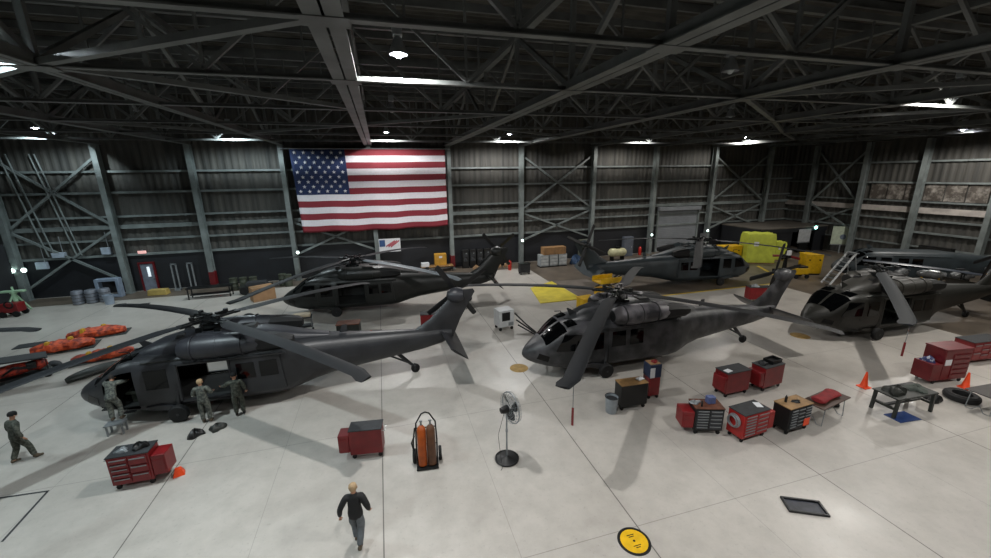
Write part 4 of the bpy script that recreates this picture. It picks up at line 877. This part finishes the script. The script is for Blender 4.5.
for sx in (-1, 1): MB().lathe([(.04, -.05), (.2, -.05), (.2, .05), (.04, .05)], 16, (sx * .36, -.36, .2), 'Y').build('wheel', rubber, t); MB().lathe([(.04, -.05), (.2, -.05), (.2, .05), (.04, .05)], 16, (sx * .36, .36, .2), 'Y').build('wheel', rubber, t)
# rafts / orange bundles on the left floor
def bundle(label, x, y, rz, L, W_, H_, seed):
    t = thing('orange_bundle', label, 'bundle', (x, y, 0), R(rz)); rnd = random.Random(seed)
    b = MB(); rings = []
    for i in range(15):
        u = i / 14; s = sin(pi * min(1, max(0, u * .94 + .03))) ** .45; ring_ = []
        for k in range(16):
            a = 2 * pi * k / 16; r = 1 + .16 * sin(3 * a + i * 1.3 + seed) + rnd.uniform(-.12, .12); ring_.append(((u - .5) * L, W_ / 2 * s * r * cos(a), max(.0, H_ / 2 * (1 + s * r * sin(a)) if sin(a) > 0 else H_ / 2 * (1 + sin(a) * 1.0) if s > .0 else 0)))
        rings.append(ring_)
    b.loft(rings).build('bundle_cloth', M('raft_orange', '#7a2412', .65, 0, .3, 4, bump=.5, col2='#d4552a', lo=.4, hi=.6), t)
    for f in (-.2, .12): MB().box((f * L, W_ * f, H_ * .9), (.3, .22, .3), rotz(f * 9), taper=.6).build('yellow_pouch', M('strap_yellow', '#c79a2b', .7), t, bevel=.03)
    MB().box((0, .1, .03), (L * 1.08, W_ * 1.02, .05)).build('ground_sheet', M('sheet_grey', '#3e4343', .8), t)
bundle('orange bundle at the front of the left pair', -16.9, 25.2, 14, 2.4, 1.2, .55, 2)
bundle('orange bundle at the back of the left pair', -16.4, 27.0, 12, 2.5, 1.1, .55, 5)
bundle('single orange bundle near the nose of the front left helicopter', -14.1, 23.2, 20, 2.3, .9, .48, 9)
def cover(label, pts, wd, h, m):
    b = MB(); rings = []
    P_ = [Vector(p) for p in pts]; d = (P_[-1] - P_[0]).normalized(); sd = Vector((-d.y, d.x, 0))
    for i in range(13):
        u = i / 12; c = P_[0].lerp(P_[-1], u) ; s = .35 + .65 * sin(pi * u) ** .6
        rings.append([tuple(c + sd * (wd / 2 * s * cos(a)) + Vector((0, 0, h / 2 * (1 + s * sin(a)) if sin(a) > 0 else h / 2 * (1 + sin(a))))) for a in [2 * pi * k / 12 for k in range(12)]])
    return tag(b.loft(rings).build('blade_cover', m), label, 'cover')
cover('dark green padded cover lying on the floor left of the front left nose', [(-14.1, 20.6, 0), (-12.9, 22.1, 0)], .75, .35, olive)
cover('black padded cover behind the green one on the left floor', [(-16.3, 23.3, 0), (-15.6, 22.7, 0)], .4, .22, greymat)
clutter('floor_mat', 'small dark mat on the left floor before the orange bundles', 'mat', (-19.2, 26.5, 0), 10, lambda: MB().box((0, 0, .02), (1.15, .7, .04)), greymat)
clutter('floor_mat', 'small dark mat on the floor below the red framed door', 'mat', (-17.25, 33.2, 0), 5, lambda: MB().box((0, 0, .02), (1.0, .6, .04)), greymat)
t = thing('rescue_sled', 'red engine on a low stand under a grey cover at the left edge', 'engine stand', (-16.2, 21.6, 0), R(35)); MB().box((0, 0, .25), (1.7, .8, .12)).build('stand_frame', blackm, t); MB().loft([[(x, .3 * s * cos(a), .6 + .28 * s * sin(a)) for a in [2 * pi * k / 12 for k in range(12)]] for x, s in ((-.8, .5), (-.7, .9), (-.2, 1), (.3, .8), (.5, 1.0), (.8, .5))]).build('engine_body', M('engine_red', '#5a1410', .6, 0, .4, 6, col2='#b0351c', lo=.4, hi=.6), t); MB().box((.3, -.3, .7), (.3, .25, .3)).build('gearbox', blackm, t, bevel=.04); MB().tube([(-.6, -.2, .5), (-.2, -.42, .8), (.4, -.4, .6)], .05, 8).build('pipe', blackm, t); MB().box((-.1, .1, 1.05), (1.9, .95, .07), roty(R(8))).build('cover', greymat, t, bevel=.02)
for sx in (-1, 1):
    for sy in (-1, 1): MB().lathe([(.03, -.04), (.13, -.04), (.13, .04), (.03, .04)], 14, (sx * .7, sy * .36, .13), 'Y').build('wheel', rubber, t); MB().tube([(sx * .75, sy * .36, .3), (sx * .75, sy * .36, 1.05 - sx * .1)], .02, 6).build('post', blackm, t)
# back wall centre: crates etc.
for i in range(3):
    x = 14.65 + i * .95
    t = thing('parts_cabinet', ('grey drawer crate at the left of the stack on the brown floor strip', 'grey drawer crate in the middle of the stack by the wall', 'grey drawer crate at the right of the stack by the wall')[i], 'crate', (x, 35.0, 0), 0, 'grey drawer crates by the back wall'); MB().box((0, 0, .66), (.86, .8, 1.1)).build('crate_body', M('crate_grey', '#979c9e', .5), t, bevel=.02); MB().box((0, 0, .06), (.9, .84, .12)).build('skid', black, t)
    for z in (.35, .65, .95): MB().box((0, -.41, z), (.74, .03, .22)).build('drawer', M('crate_drawer', '#b3b6b6', .5), t, bevel=.01)
t = thing('wooden_crate', 'tan plywood crate lying on top of the grey drawer crates', 'crate', (15.7, 35.0, 1.21)); MB().box((0, 0, .35), (2.3, .8, .7)).build('crate_box', M('crate_ply', '#93704a', .6, 0, .15, 3), t, bevel=.01)
for x in (-1.0, 0, 1.0): MB().box((x, -.41, .35), (.09, .03, .7)).build('batten', tan, t)
t = thing('spare_tool_bin', 'small dark wheeled bin before the column with a work light', 'bin', (11.95, 32.9, 0)); MB().box((0, 0, .55), (.95, .6, .75)).build('bin_body', greymat, t, bevel=.03); MB().box((0, 0, .96), (1.0, .65, .07)).build('bin_lid', blackm, t, bevel=.01)
for sx in (-1, 1):
    for sy in (-1, 1): caster(t, sx * .38, sy * .22, .18)
def extinguisher(label, x, y, z=0):
    t = thing('fire_extinguisher', label, 'fire extinguisher', (x, y, z)); MB().lathe([(.15, 0), (.16, .03), (.16, .75), (.1, .88), (.05, .92)], 16).build('bottle', M('extinguisher_red', '#b5261c', .35), t); MB().box((0, -.02, .97), (.06, .2, .06)).tube([(0, -.1, .96), (.14, -.14, .8), (.16, -.12, .3)], .015, 6).build('valve_and_hose', black, t)
extinguisher('red fire extinguisher beside the small dark wheeled bin', 11.2, 34.8); extinguisher('red fire extinguisher by the wall left of the roller door', 26.8, 36.9)
t = thing('supply_cabinet', 'yellow cabinet standing by the wall below the flag\'s right corner', 'cabinet', (4.95, 36.7, .55)); MB().box((0, 0, .55), (1.1, .5, 1.1)).build('cabinet_body', M('cabinet_yellow', '#bb8a2c', .5), t, bevel=.02)
for s in (-1, 1): MB().box((s * .27, -.255, .55), (.5, .02, 1.0)).build('cabinet_door', M('cabinet_yellow', ''), t, bevel=.005)
MB().box((0, -.27, .8), (.3, .01, .18)).build('paper_notice', paper, t)
t = thing('steel_bench', 'wooden topped bench below the yellow cabinet', 'bench', (4.6, 36.6, 0)); MB().box((0, 0, .51), (3.0, .9, .07)).build('bench_top', wood, t)
for sx in (-1, 1):
    for sy in (-1, 1): MB().box((sx * 1.4, sy * .38, .24), (.08, .08, .48)).build('leg', blackm, t)
clutter('white_carton', 'white carton on the bench left of the yellow cabinet', 'carton', (3.5, 36.5, .545), 4, lambda: MB().box((0, 0, .18), (.7, .45, .36)), paper)
for i in range(6):
    x = 7.4 + i * .72; t = thing('gear_rack', ('first', 'second', 'third', 'fourth', 'fifth', 'sixth')[i] + ' dark gear rack from the flag\'s right column along the wall', 'rack', (x, 37.0, 0), 0, 'dark gear racks along the back wall'); MB().box((0, 0, .9), (.6, .4, 1.8)).build('rack_body', black, t, bevel=.02); MB().box((0, -.21, 1.3), (.45, .03, .4)).build('gear_panel', greymat, t)
    g = rag(100 + i, .22, .1, .3); g.build('hung_gear', greymat, t, (0, -.2, .7)); MB().box((.08, -.23, 1.45), (.12, .02, .1)).build('tag_plate', alu, t)
for i in range(5):
    clutter('sandbag', ('tan sack at the left end of the row under the gear racks', 'second tan sack from the left under the gear racks', 'tan sack in the middle of the row under the gear racks', 'fourth tan sack from the left under the gear racks', 'tan sack at the right end of the row under the gear racks')[i], 'sack', (8.3 + i * .75, 36.3, 0), i * 13, lambda i=i: rag(120 + i, .36, .24, .32), tan, 'tan sacks under the gear racks')
t = thing('compressor_tank', 'cream horizontal air tank by the back wall behind the slate tail', 'tank', (22.9, 35.2, 0)); MB().lathe([(.001, -1.0), (.25, -.95), (.4, -.75), (.42, -.6), (.42, .6), (.4, .75), (.25, .95), (.001, 1.0)], 20, (0, 0, .85), 'X').build('tank_shell', M('tank_cream', '#b7b48f', .5), t); MB().box((0, 0, 1.36), (.5, .36, .22)).build('motor', blackm, t, bevel=.03)
for s in (-1, 1): MB().box((s * .6, 0, .24), (.1, .6, .48)).build('saddle', blackm, t)
for (x, m, lab) in ((25.2, M('locker_grey', '#565c66', .5), 'tall grey locker by the wall left of the roller door'), (20.0, M('locker_drab', '#55584e', .5), 'tall drab locker by the wall behind the slate tail')):
    t = thing('tall_locker', lab, 'locker', (x, 36.9, 0)); MB().box((0, 0, 1.05), (1.1, .5, 2.1)).build('locker_body', m, t, bevel=.02); MB().box((0, -.26, 1.05), (.95, .02, 1.95)).build('locker_door', m, t, bevel=.005); MB().box((.35, -.28, 1.0), (.04, .03, .16)).build('handle', chrome, t)
clutter('blue_tarp', 'blue crumpled tarp on the floor beside the grey drawer crates', 'tarp', (18.3, 35.2, 0), 0, lambda: rag(140, .6, .5, .7), M('tarp_blue', '#27405f', .7, 0, .2, 4))
# right back: lime covered pallets, yellow boxes
def covered(label, x, y, rz, w_, d_, h_, seed):
    t = thing('covered_pallet', label, 'covered pallet', (x, y, 0), R(rz)); rnd = random.Random(seed); b = MB(); rings = []
    for z, s in ((.1, 1.04), (h_ * .3, 1.0), (h_ * .6, .98), (h_ * .88, .96), (h_ * .98, .9)):
        r = []
        for k in range(24):
            a = 2 * pi * k / 24; q = 1 / max(abs(cos(a)), abs(sin(a))) ; q = min(q, 1.36); r.append((w_ / 2 * s * q * cos(a) * (1 + rnd.uniform(-.02, .02)), d_ / 2 * s * q * sin(a) * (1 + rnd.uniform(-.02, .02)), z + rnd.uniform(-.05, .05) * (z > .3)))
        rings.append(r)
    b.loft(rings).build('cover', lime, t, smooth=50); MB().box((0, 0, .06), (w_, d_, .12)).build('pallet', wood, t); MB().box((-.2 * w_, -d_ / 2 - .01, h_ * .66), (w_ * .16, .02, h_ * .14)).build('paper_notice', paper, t)
covered('tall lime green covered load, the larger one by the back wall', 35.3, 30.2, -25, 2.6, 2.0, 2.9, 1)
covered('small lime-yellow covered load leaning right of the tall one', 38.1, 30.2, -25, 1.0, 1.2, 1.9, 2)
def ybox(label, x, y, rz, w_, d_, h_):
    t = thing('yellow_bin', label, 'storage bin', (x, y, 0), R(rz)); MB().box((0, 0, h_ / 2 + .06), (w_, d_, h_ - .12)).build('bin_body', yellow, t, bevel=.04); MB().box((0, 0, h_ + .02), (w_ + .06, d_ + .06, .07)).build('bin_lid', yellow, t, bevel=.02); MB().box((0, 0, .05), (w_ * .9, d_ * .9, .1)).build('skid', black, t)
    for sx in (-1, 1): MB().box((sx * w_ * .3, -d_ / 2 - .02, h_ * .75), (.12, .04, .1)).build('latch', blackm, t)
ybox('long yellow bin left of the tall lime covered load', 33.0, 31.2, -6, 2.1, 1.0, 1.55)
ybox('yellow cabinet by the wall right of the lime covered loads', 35.3, 24.9, -20, 1.35, 1.0, 1.75)
t = thing('work_stand', 'yellow low work stand in front of the yellow cabinet', 'work stand', (33.2, 24.2, 0), R(-15)); MB().box((0, 0, .6), (1.1, .8, .5)).build('stand_body', yellow, t, bevel=.03); MB().box((.1, 0, .95), (.8, .6, .14)).build('stand_top', black, t, bevel=.02)
for sx in (-1, 1):
    for sy in (-1, 1): MB().lathe([(.03, -.05), (.17, -.05), (.17, .05), (.03, .05)], 14, (sx * .45, sy * .38, .17), 'Y').build('wheel', rubber, t)
t = thing('rotor_head_stand', 'dark rotor head on a stand with red parts behind the centre tail rotor', 'rotor head stand', (33.6, 25.8, 0)); MB().box((0, 0, .15), (1.2, 1.2, .3)).build('stand_frame', blackm, t); MB().lathe([(.18, .3), (.14, 1.3), (.4, 1.4), (.4, 1.6), (.12, 1.65), (.12, 1.95)], 16).build('hub', blackm, t)
for k in range(4): MB().tube([(.3 * cos(k * pi / 2 + .4), .3 * sin(k * pi / 2 + .4), 1.5), (1.0 * cos(k * pi / 2 + .4), 1.0 * sin(k * pi / 2 + .4), 1.4)], .1, 8).build('spindle', red if k % 2 else blackm, t)
MB().box((-.1, -.3, 1.85), (.3, .2, .4)).build('paper_notice', paper, t)
toolbox('red tool cabinet behind the tail of the centre helicopter', (24.6, 20.4), -18, 1.5, .6, 1.0, red, cols=1, drawers=False, handle=0)
clutter('bag', 'grey bag on the red cabinet behind the centre tail', 'bag', (24.3, 20.45, 1.027), 0, lambda: rag(150, .24, .18, .16), alu)
# ladder
t = thing('step_ladder', 'tall silver step ladder leaning up behind the olive helicopter', 'ladder', (33.5, 22.0, 0), R(-18))
for s in (-1, 1): MB().bar((-.2, s * .42, 0), (1.35, s * .36, 2.5), .13, .08, (1, 0, 0)).build('side_rail', white, t, smooth=0); MB().bar((1.9, s * .42, 0), (1.3, s * .36, 2.45), .06, .05, (1, 0, 0)).build('rear_leg', alu, t, smooth=0)
for k in range(8): f = (k + .6) / 8; MB().box((-.2 + 1.55 * f, 0, 2.5 * f), (.2, .8, .04)).build('step', alu, t, smooth=0)
MB().box((1.35, 0, 2.5), (.4, .84, .05)).build('top_platform', alu, t, smooth=0)
# boards by the right wall
for (x, y, m, w_, lab) in ((44.0, 32.2, M('board_white', '#a3a6a8', .5), 1.7, 'white board on the dark office front, left one'), (47.2, 30.6, M('chart_green_white', '#a9b39f', .5), 1.8, 'pale chart with a round mark on the right wall')):
    t = thing('notice_board', lab, 'board', (x, y, 1.1 if x < 45 else .9), R(-35 if x > 45 else 0)); MB().box((0, 0, .75 if x < 45 else 1.0), (w_, .06, 1.4 if x < 45 else 1.9)).build('board_face', m, t, bevel=.01); MB().box((0, .01, -.02), (w_ + .08, .1, .06)).build('board_rail', alu, t)
    if x > 45: MB().lathe([(.001, -.05), (.28, -.045), (.28, -.03)], 20, (.1, 0, .85), 'Y').build('round_mark', M('chart_mark', '#5f6a78', .6), t, smooth=0); MB().box((0, .02, -.5), (.1, .1, .9)).build('stand_post', alu, t)
    else: MB().box((0, .02, -.55), (1.2, .1, 1.1)).build('stand_base', blackm, t)
t = thing('emergency_light', 'glowing green-white light high on the office front at right', 'emergency light', (45.4, 32.15, 2.55)); MB().box((0, .1, .1), (.4, .16, .2)).build('battery_box', alu, t); MB().lathe([(.001, -.1), (.16, -.07), (.18, 0)], 14, (0, 0, .1), 'Y').build('lamp_head', M('green_glow', '#a8fff0', .3, var=.01, emit=6), t)
# engine parts and stands between the right helicopters
junk = [(35.05, 20.2, -30), (36.6, 19.3, 10), (38.2, 18.4, -50), (39.7, 17.5, -20), (41.9, 17.0, 20)]
jl = ('engine on a stand nearest the tall ladder', 'second engine stand from the ladder behind the olive helicopter', 'third engine stand from the ladder behind the olive helicopter', 'fourth engine stand from the ladder behind the olive helicopter', 'engine stand furthest from the ladder behind the olive tail boom')
for i, (x, y, rz) in enumerate(junk):
    t = thing('engine_stand', jl[i], 'engine stand', (x, y, 0), R(rz), 'engines on stands behind the olive helicopter'); MB().box((0, 0, .5), (1.4, .7, .08)).build('stand_frame', blackm, t)
    for sx in (-1, 1):
        for sy in (-1, 1): MB().box((sx * .64, sy * .3, .25), (.07, .07, .5)).build('leg', blackm, t)
    MB().lathe([(.12, -.75), (.22, -.6), (.3, -.4), (.26, -.1), (.34, .1), (.34, .35), (.24, .5), (.2, .75)], 16, (0, 0, 1.25), 'X').build('engine_core', M('engine_metal', '#5b5d5e', .45, .3, .3, 6), t)
    MB().box((.1, .26, 1.55), (.5, .2, .3)).build('gearbox', M('engine_dark', '#2a2c2f', .5, .2, .2, 6), t, bevel=.03); MB().tube([(-.6, -.2, 1.3), (-.2, -.38, 1.6), (.3, -.36, 1.5), (.6, -.1, 1.25)], .04, 8).build('pipe', chrome, t)
    for s in (-1, 1): MB().box((s * .45, 0, .78), (.08, .3, .5)).build('cradle', yellow if i == 2 else blackm, t)
# detached blade on trestles, tan cover, shelf
t = thing('spare_rotor', 'detached blue-grey rotor blade resting on trestles behind the olive helicopter', 'rotor blade', (33.3, 19.9, 0), R(-52)); MB().loft([[(x, -.3, z), (x, -.1, z + .07), (x, .3, z + .03), (x, .3, z - .03), (x, -.1, z - .05)] for x, z in ((0, 2.35), (2, 2.3), (4, 2.2), (6.2, 2.0))]).build('blade_skin', M('blade_blue', '#2b3340', .35, 0, .12, 2), t)
for x, z in ((1.0, 2.26), (5.0, 2.06)):
    tr = MB().box((x, 0, z - .04), (.12, .8, .08)).build('trestle', blackm, t)
    for s in (-1, 1): MB().bar((x, s * .2, z - .08), (x, s * .45, 0), .06, .06).build('trestle_leg', blackm, tr)
t = thing('padded_cover_rack', 'long tan padded cover on a rack against the right wall', 'rack', (40.0, 15.3, 0), R(-20)); MB().lathe([(.001, -1.7), (.2, -1.6), (.26, -1.0), (.28, .5), (.22, 1.6), (.001, 1.7)], 14, (0, 0, 1.65), "X").build("padded_cover", tan, t)
for s in (-1, 1): MB().box((s * 1.1, 0, .7), (.1, .6, 1.4)).build("rack_post", blackm, t)
t = thing('storage_shelf', 'dark shelf with a pale label by the right wall', 'shelf', (46.7, 22.6, 0), R(90)); MB().box((0, .2, 1.0), (2.2, .04, 2.0)).build('back_panel', black, t)
for z in (.3, .95, 1.6, 2.0): MB().box((0, 0, z), (2.2, .45, .05)).build('shelf_board', blackm, t)
for s in (-1, 1): MB().box((s * 1.1, 0, 1.0), (.06, .45, 2.0)).build('side_panel', blackm, t)
MB().box((-.5, .26 - .5, 1.75), (.5, .02, .16)).build('label_plate', paper, t)
# ------------------------------------------------------------------ people
def skin_mesh(name, vs, es, rs, root, sub=1):
    me = bpy.data.meshes.new(name); me.from_pydata(vs, es, []); o = bpy.data.objects.new(name, me); C.objects.link(o)
    m = o.modifiers.new('s', 'SKIN'); m.branch_smoothing = .6
    d = me.skin_vertices[0].data
    for i, r in enumerate(rs): d[i].radius = (r, r) if not isinstance(r, tuple) else r
    d[root].use_root = True
    s = o.modifiers.new('u', 'SUBSURF'); s.levels = s.render_levels = sub
    dg = bpy.context.evaluated_depsgraph_get(); out = bpy.data.meshes.new_from_object(o.evaluated_get(dg))
    bpy.data.objects.remove(o); bpy.data.meshes.remove(me)
    out.polygons.foreach_set('use_smooth', [True] * len(out.polygons)); out.name = name
    return out
def join_meshes(name, parts):
    """parts: (mesh, material index) into one mesh"""
    import bmesh
    bm = bmesh.new()
    for me, mi in parts:
        n0 = len(bm.faces); bm.from_mesh(me); bm.faces.ensure_lookup_table()
        for f in bm.faces[n0:]: f.material_index = mi; f.smooth = True
    out = bpy.data.meshes.new(name); bm.to_mesh(out); bm.free(); return out
skin_m = M('skin', '#a87b62', .55, 0, .06, 8); hair_m = M('hair_blond', '#a98f6d', .7, 0, .15, 20); hair_d = M('hair_dark', '#2a211b', .7, 0, .15, 20)
camo = M('camouflage_cloth', '#3f4340', .85, 0, .1, 15, col2='#656860', lo=.42, hi=.58, detail=3); camo_d = M('camouflage_dark', '#33362f', .85, 0, .1, 15, col2='#53554c', lo=.42, hi=.58, detail=3)
jean = M('grey_jeans', '#5d6266', .85, 0, .12, 9); jacket_b = M('black_jacket', '#0d0e11', .75, 0, .2, 8); cap_b = M('black_cap', '#0b0b0c', .8, 0, .2, 9); boot = M('boots', '#4e4334', .7, 0, .15, 8); boot_b = M('boots_black', '#131211', .6, 0, .15, 8)
TOR = lambda a, b: (a, b)
def person(label, loc, rz, pose, top_m, leg_m, boot_m, head='bald', lean=0.0, hair=None):
    t = thing('person', label, 'person', (loc[0], loc[1], loc[2] if len(loc) > 2 else 0), R(rz))
    # joints (facing +Y)
    J = dict(pel=(0, 0, .95), wai=(0, .0, 1.1), che=(0, .01, 1.3), nkb=(0, -.01, 1.46), nk=(0, .01, 1.53), hd=(0, .03, 1.62), ht=(0, .02, 1.715))
    for s, k in ((-1, 'l'), (1, 'r')):
        J[k + 'sh'] = (s * .17, -.01, 1.42); J[k + 'el'] = (s * .27, -.03, 1.15); J[k + 'wr'] = (s * .29, .06, .92); J[k + 'hp'] = (s * .095, 0, .9); J[k + 'kn'] = (s * .11, .03, .49); J[k + 'an'] = (s * .11, -.02, .09)
    J.update(pose)
    def bend(p):   # lean the upper body forward about the hips
        if lean and p[2] > .93:
            v = Vector((p[0], p[1], p[2] - .95)); v = rotx(-lean) @ v; return (v.x, v.y, v.z + .95)
        return p
    J = {k: (bend(v) if k[1:] not in ('kn', 'an', 'hp') and k not in pose else v) for k, v in J.items()}
    vs, es, rs, ix = [], [], [], {}
    def add(k, p, r, par=None):
        ix[k] = len(vs); vs.append(tuple(p)); rs.append(r)
        if par: es.append((ix[par], ix[k]))
    V = lambda k: Vector(J[k])
    add('pel', J['pel'], .125); add('wai', J['wai'], .12, 'pel'); add('che', J['che'], .14, 'wai'); add('nkb', J['nkb'], .085, 'che'); add('nk', J['nk'], .055, 'nkb'); add('hd', J['hd'], .085, 'nk'); add('ht', J['ht'], .075, 'hd')
    for k in 'lr':
        add(k + 'sh', J[k + 'sh'], .062, 'che'); add(k + 'el', J[k + 'el'], .045, k + 'sh'); add(k + 'wr', J[k + 'wr'], .03, k + 'el')
        add(k + 'hp', J[k + 'hp'], .095, 'pel'); add(k + 'kn', J[k + 'kn'], .06, k + 'hp'); add(k + 'an', J[k + 'an'], .042, k + 'kn')
        a = V(k + 'an'); add(k + 'to', (a.x + (.02 if k == 'r' else -.02), a.y + .17, a.z - .045), .035, k + 'an'); add(k + 'he', (a.x, a.y - .05, a.z - .04), .035, k + 'an')
    parts = [(skin_mesh('b', vs, es, rs, 0, 1), 0)]
    for k, s in (('l', -1), ('r', 1)):   # hands: palm and five fingers
        w_ = V(k + 'wr'); d = (w_ - V(k + 'el')).normalized(); sd = d.cross(Vector((0, 1, 0)) if abs(d.y) < .9 else Vector((0, 0, 1))).normalized(); nn = sd.cross(d)
        hv, he, hr = [w_ - d * .02, w_ + d * .05, w_ + d * .085], [(0, 1), (1, 2)], [.026, (.034), .034]
        for f, (o_, L_) in enumerate(((-.03, .065), (-.01, .078), (.01, .075), (.03, .06))):
            i0 = len(hv); hv += [w_ + d * .085 + sd * o_, w_ + d * (.085 + L_ * .5) + sd * o_ + nn * .008, w_ + d * (.085 + L_ * .85) + sd * o_ * 1.05 + nn * .03]; he += [(2, i0), (i0, i0 + 1), (i0 + 1, i0 + 2)]; hr += [.011, .0095, .008]
        i0 = len(hv); hv += [w_ + d * .04 + sd * .04 + nn * .01, w_ + d * .075 + sd * .058 + nn * .025, w_ + d * .1 + sd * .055 + nn * .04]; he += [(1, i0), (i0, i0 + 1), (i0 + 1, i0 + 2)]; hr += [.013, .0105, .009]
        parts.append((skin_mesh('h', [tuple(p) for p in hv], he, hr, 0, 1), 0))
    hd = V('hd'); up = (V('ht') - V('nk')).normalized(); fw = Vector((0, 1, 0)); fw = (fw - up * fw.dot(up)).normalized(); sd = fw.cross(up)
    fm = MB()
    fm.loft([[tuple(hd + fw * (.085 + dy) + up * dz + sd * q * w_) for q, dy, dz in ((-1, 0, z0), (0, dp, z0), (1, 0, z0), (0, -.02, z0))] for z0, dp, w_ in ((.03, .01, .008), (-.005, .03, .014), (-.02, .022, .018))])
    for s in (-1, 1):
        fm.loft([[tuple(hd + sd * (s * (.088 + e)) + fw * (.025 * cos(a) * q - .005) + up * (.034 * sin(a) * q - .0)) for a in [2 * pi * i / 8 for i in range(8)]] for e, q in ((-.012, .9), (.008, 1), (.014, .6))])
    fm.box(hd + fw * .092 - up * .045, (.045, .012, .012))
    parts.append((fm.mesh('f', skin_m), 0))
    em = MB()
    for s in (-1, 1): em.lathe([(.001, -.011), (.01, -.005), (.01, .005), (.001, .011)], 8, tuple(hd + fw * .083 + sd * (s * .033) + up * .02), 'Y')
    parts.append((em.mesh('e', black), 1))
    body = join_meshes('body', parts); body.materials.append(skin_m); body.materials.append(black); link('body', body, t)
    # jacket
    vs, es, rs, ix = [], [], [], {}
    pl = V('pel'); dn = (V('wai') - pl).normalized()
    add('hem', pl - dn * .17, TOR(.2, .155)); add('pel', pl + dn * .02, TOR(.2, .15), 'hem'); add('wai', J['wai'], TOR(.19, .145), 'pel'); add('che', J['che'], TOR(.2, .155), 'wai'); add('nkb', V('nkb') + dn * .0, .1, 'che'); add('col', V('nkb') + dn * .06, .075, 'nkb')
    for k in 'lr':
        add(k + 's0', V('che').lerp(V(k + 'sh'), .6) + Vector((0, 0, .045)), .12, 'che'); add(k + 'sh', J[k + 'sh'], .098, k + 's0'); add(k + 'um', V(k + 'sh').lerp(V(k + 'el'), .5), .086, k + 'sh'); add(k + 'el', J[k + 'el'], .076, k + 'um'); add(k + 'wr', V(k + 'el').lerp(V(k + 'wr'), .96), .054, k + 'el')
    link('jacket', _m(skin_mesh('jacket', vs, es, rs, 0, 1), top_m), t)
    vs, es, rs, ix = [], [], [], {}
    add('wst', pl + dn * .12, .13); add('pel', pl + dn * .0, .15, 'wst')
    for k in 'lr':
        add(k + 'hp', V(k + 'hp') - Vector((0, 0, .03)), .128, 'pel'); add(k + 'th', V(k + 'hp').lerp(V(k + 'kn'), .5), .115, k + 'hp'); add(k + 'kn', J[k + 'kn'], .09, k + 'th'); add(k + 'cf', V(k + 'kn').lerp(V(k + 'an'), .5), .085, k + 'kn'); add(k + 'an', V(k + 'kn').lerp(V(k + 'an'), .9), .075, k + 'cf')
    link('trousers', _m(skin_mesh('trousers', vs, es, rs, 0, 1), leg_m), t)
    for k in 'lr':
        a = V(k + 'an'); x = .02 if k == 'r' else -.02
        bm_ = skin_mesh('boot', [tuple(a + Vector((0, 0, .1))), tuple(a), tuple(a + Vector((x, .1, -.035))), tuple(a + Vector((x, .19, -.045))), tuple(a + Vector((0, -.06, -.04)))], [(0, 1), (1, 2), (2, 3), (1, 4)], [.06, .058, .05, .04, .045], 1, 1); link('boot', _m(bm_, boot_m), t)
    top = MB()
    if head == 'cap':
        top.loft([[tuple(hd + up * (.02 + z) + sd * (r * 1.0 * cos(a)) + fw * (r * 1.12 * sin(a) - .008)) for a in [2 * pi * i / 18 for i in range(18)]] for z, r in ((-.005, .097), (.045, .1), (.085, .092), (.115, .07), (.13, .035), (.134, .005))]); top.build('knit_cap', cap_b, t)
    else:
        top.loft([[tuple(hd + up * (.0 + z) + sd * (r * cos(a)) + fw * (r * 1.1 * sin(a) - .02)) for a in [2 * pi * i / 18 for i in range(18)]] for z, r in ((-.045, .078), (.0, .093), (.05, .095), (.085, .086), (.108, .06), (.12, .03), (.123, .004))]); top.build('hair', hair or hair_m, t)
    return t
def _m(me, m): me.materials.clear(); me.materials.append(m); return me
person('person in a black jacket and grey jeans walking away across the floor', (-1.2, 8.45), -4, dict(lkn=(-.08, .14, .5), lan=(-.06, .1, .1), rkn=(.09, .02, .49), ran=(.05, -.24, .13), rel=(.31, -.1, 1.17), rwr=(.31, .04, .95), lel=(-.33, -.06, 1.16), lwr=(-.35, -.02, .92)), jacket_b, jean, boot, 'hair', .06, hair_m)
person('person in camouflage and black cap walking at the far left', (-11.75, 14.7), -30, dict(lkn=(-.14, .0, .49), lan=(-.16, -.16, .1), rkn=(.13, .16, .5), ran=(.18, .2, .1), rel=(.3, -.06, 1.17), rwr=(.3, .03, .93), lel=(-.3, .02, 1.15), lwr=(-.31, .12, .93)), camo_d, camo_d, boot, 'cap', .1)
person('person in camouflage with short hair standing at the open cabin door', (-6.85, 15.4), 0, dict(rel=(.3, .02, 1.17), rwr=(.24, .26, 1.1), lel=(-.29, .0, 1.15), lwr=(-.26, .2, 1.05)), camo, camo, boot, 'hair', .04, hair_m)
person('person in camouflage and black cap reaching left into the open cabin', (-5.8, 15.55), 12, dict(lel=(-.36, .16, 1.24), lwr=(-.5, .38, 1.16), rel=(.26, .0, 1.16), rwr=(.27, .12, .92)), camo_d, camo_d, boot_b, 'cap', .03)
person('person in camouflage leaning head-first into the cockpit of the front left helicopter', (-9.7, 15.72, .42), 4, dict(lkn=(-.11, .05, .49), rkn=(.13, .12, .5), ran=(.13, .02, .1), lel=(-.26, .42, 1.35), lwr=(-.2, .62, 1.3), rel=(.3, .42, 1.3), rwr=(.26, .62, 1.22)), camo, camo, boot, 'hair', .55, hair_d)
t = thing('step_stool', 'grey step stool at the cockpit door of the front left helicopter', 'step', (-9.7, 15.6, 0), R(4)); MB().box((0, -.0, .40), (.55, .36, .04)).build('tread', alu, t)
for sx in (-1, 1):
    for sy in (-1, 1): MB().box((sx * .22, sy * .13, .19), (.05, .05, .38)).build('leg', alu, t)
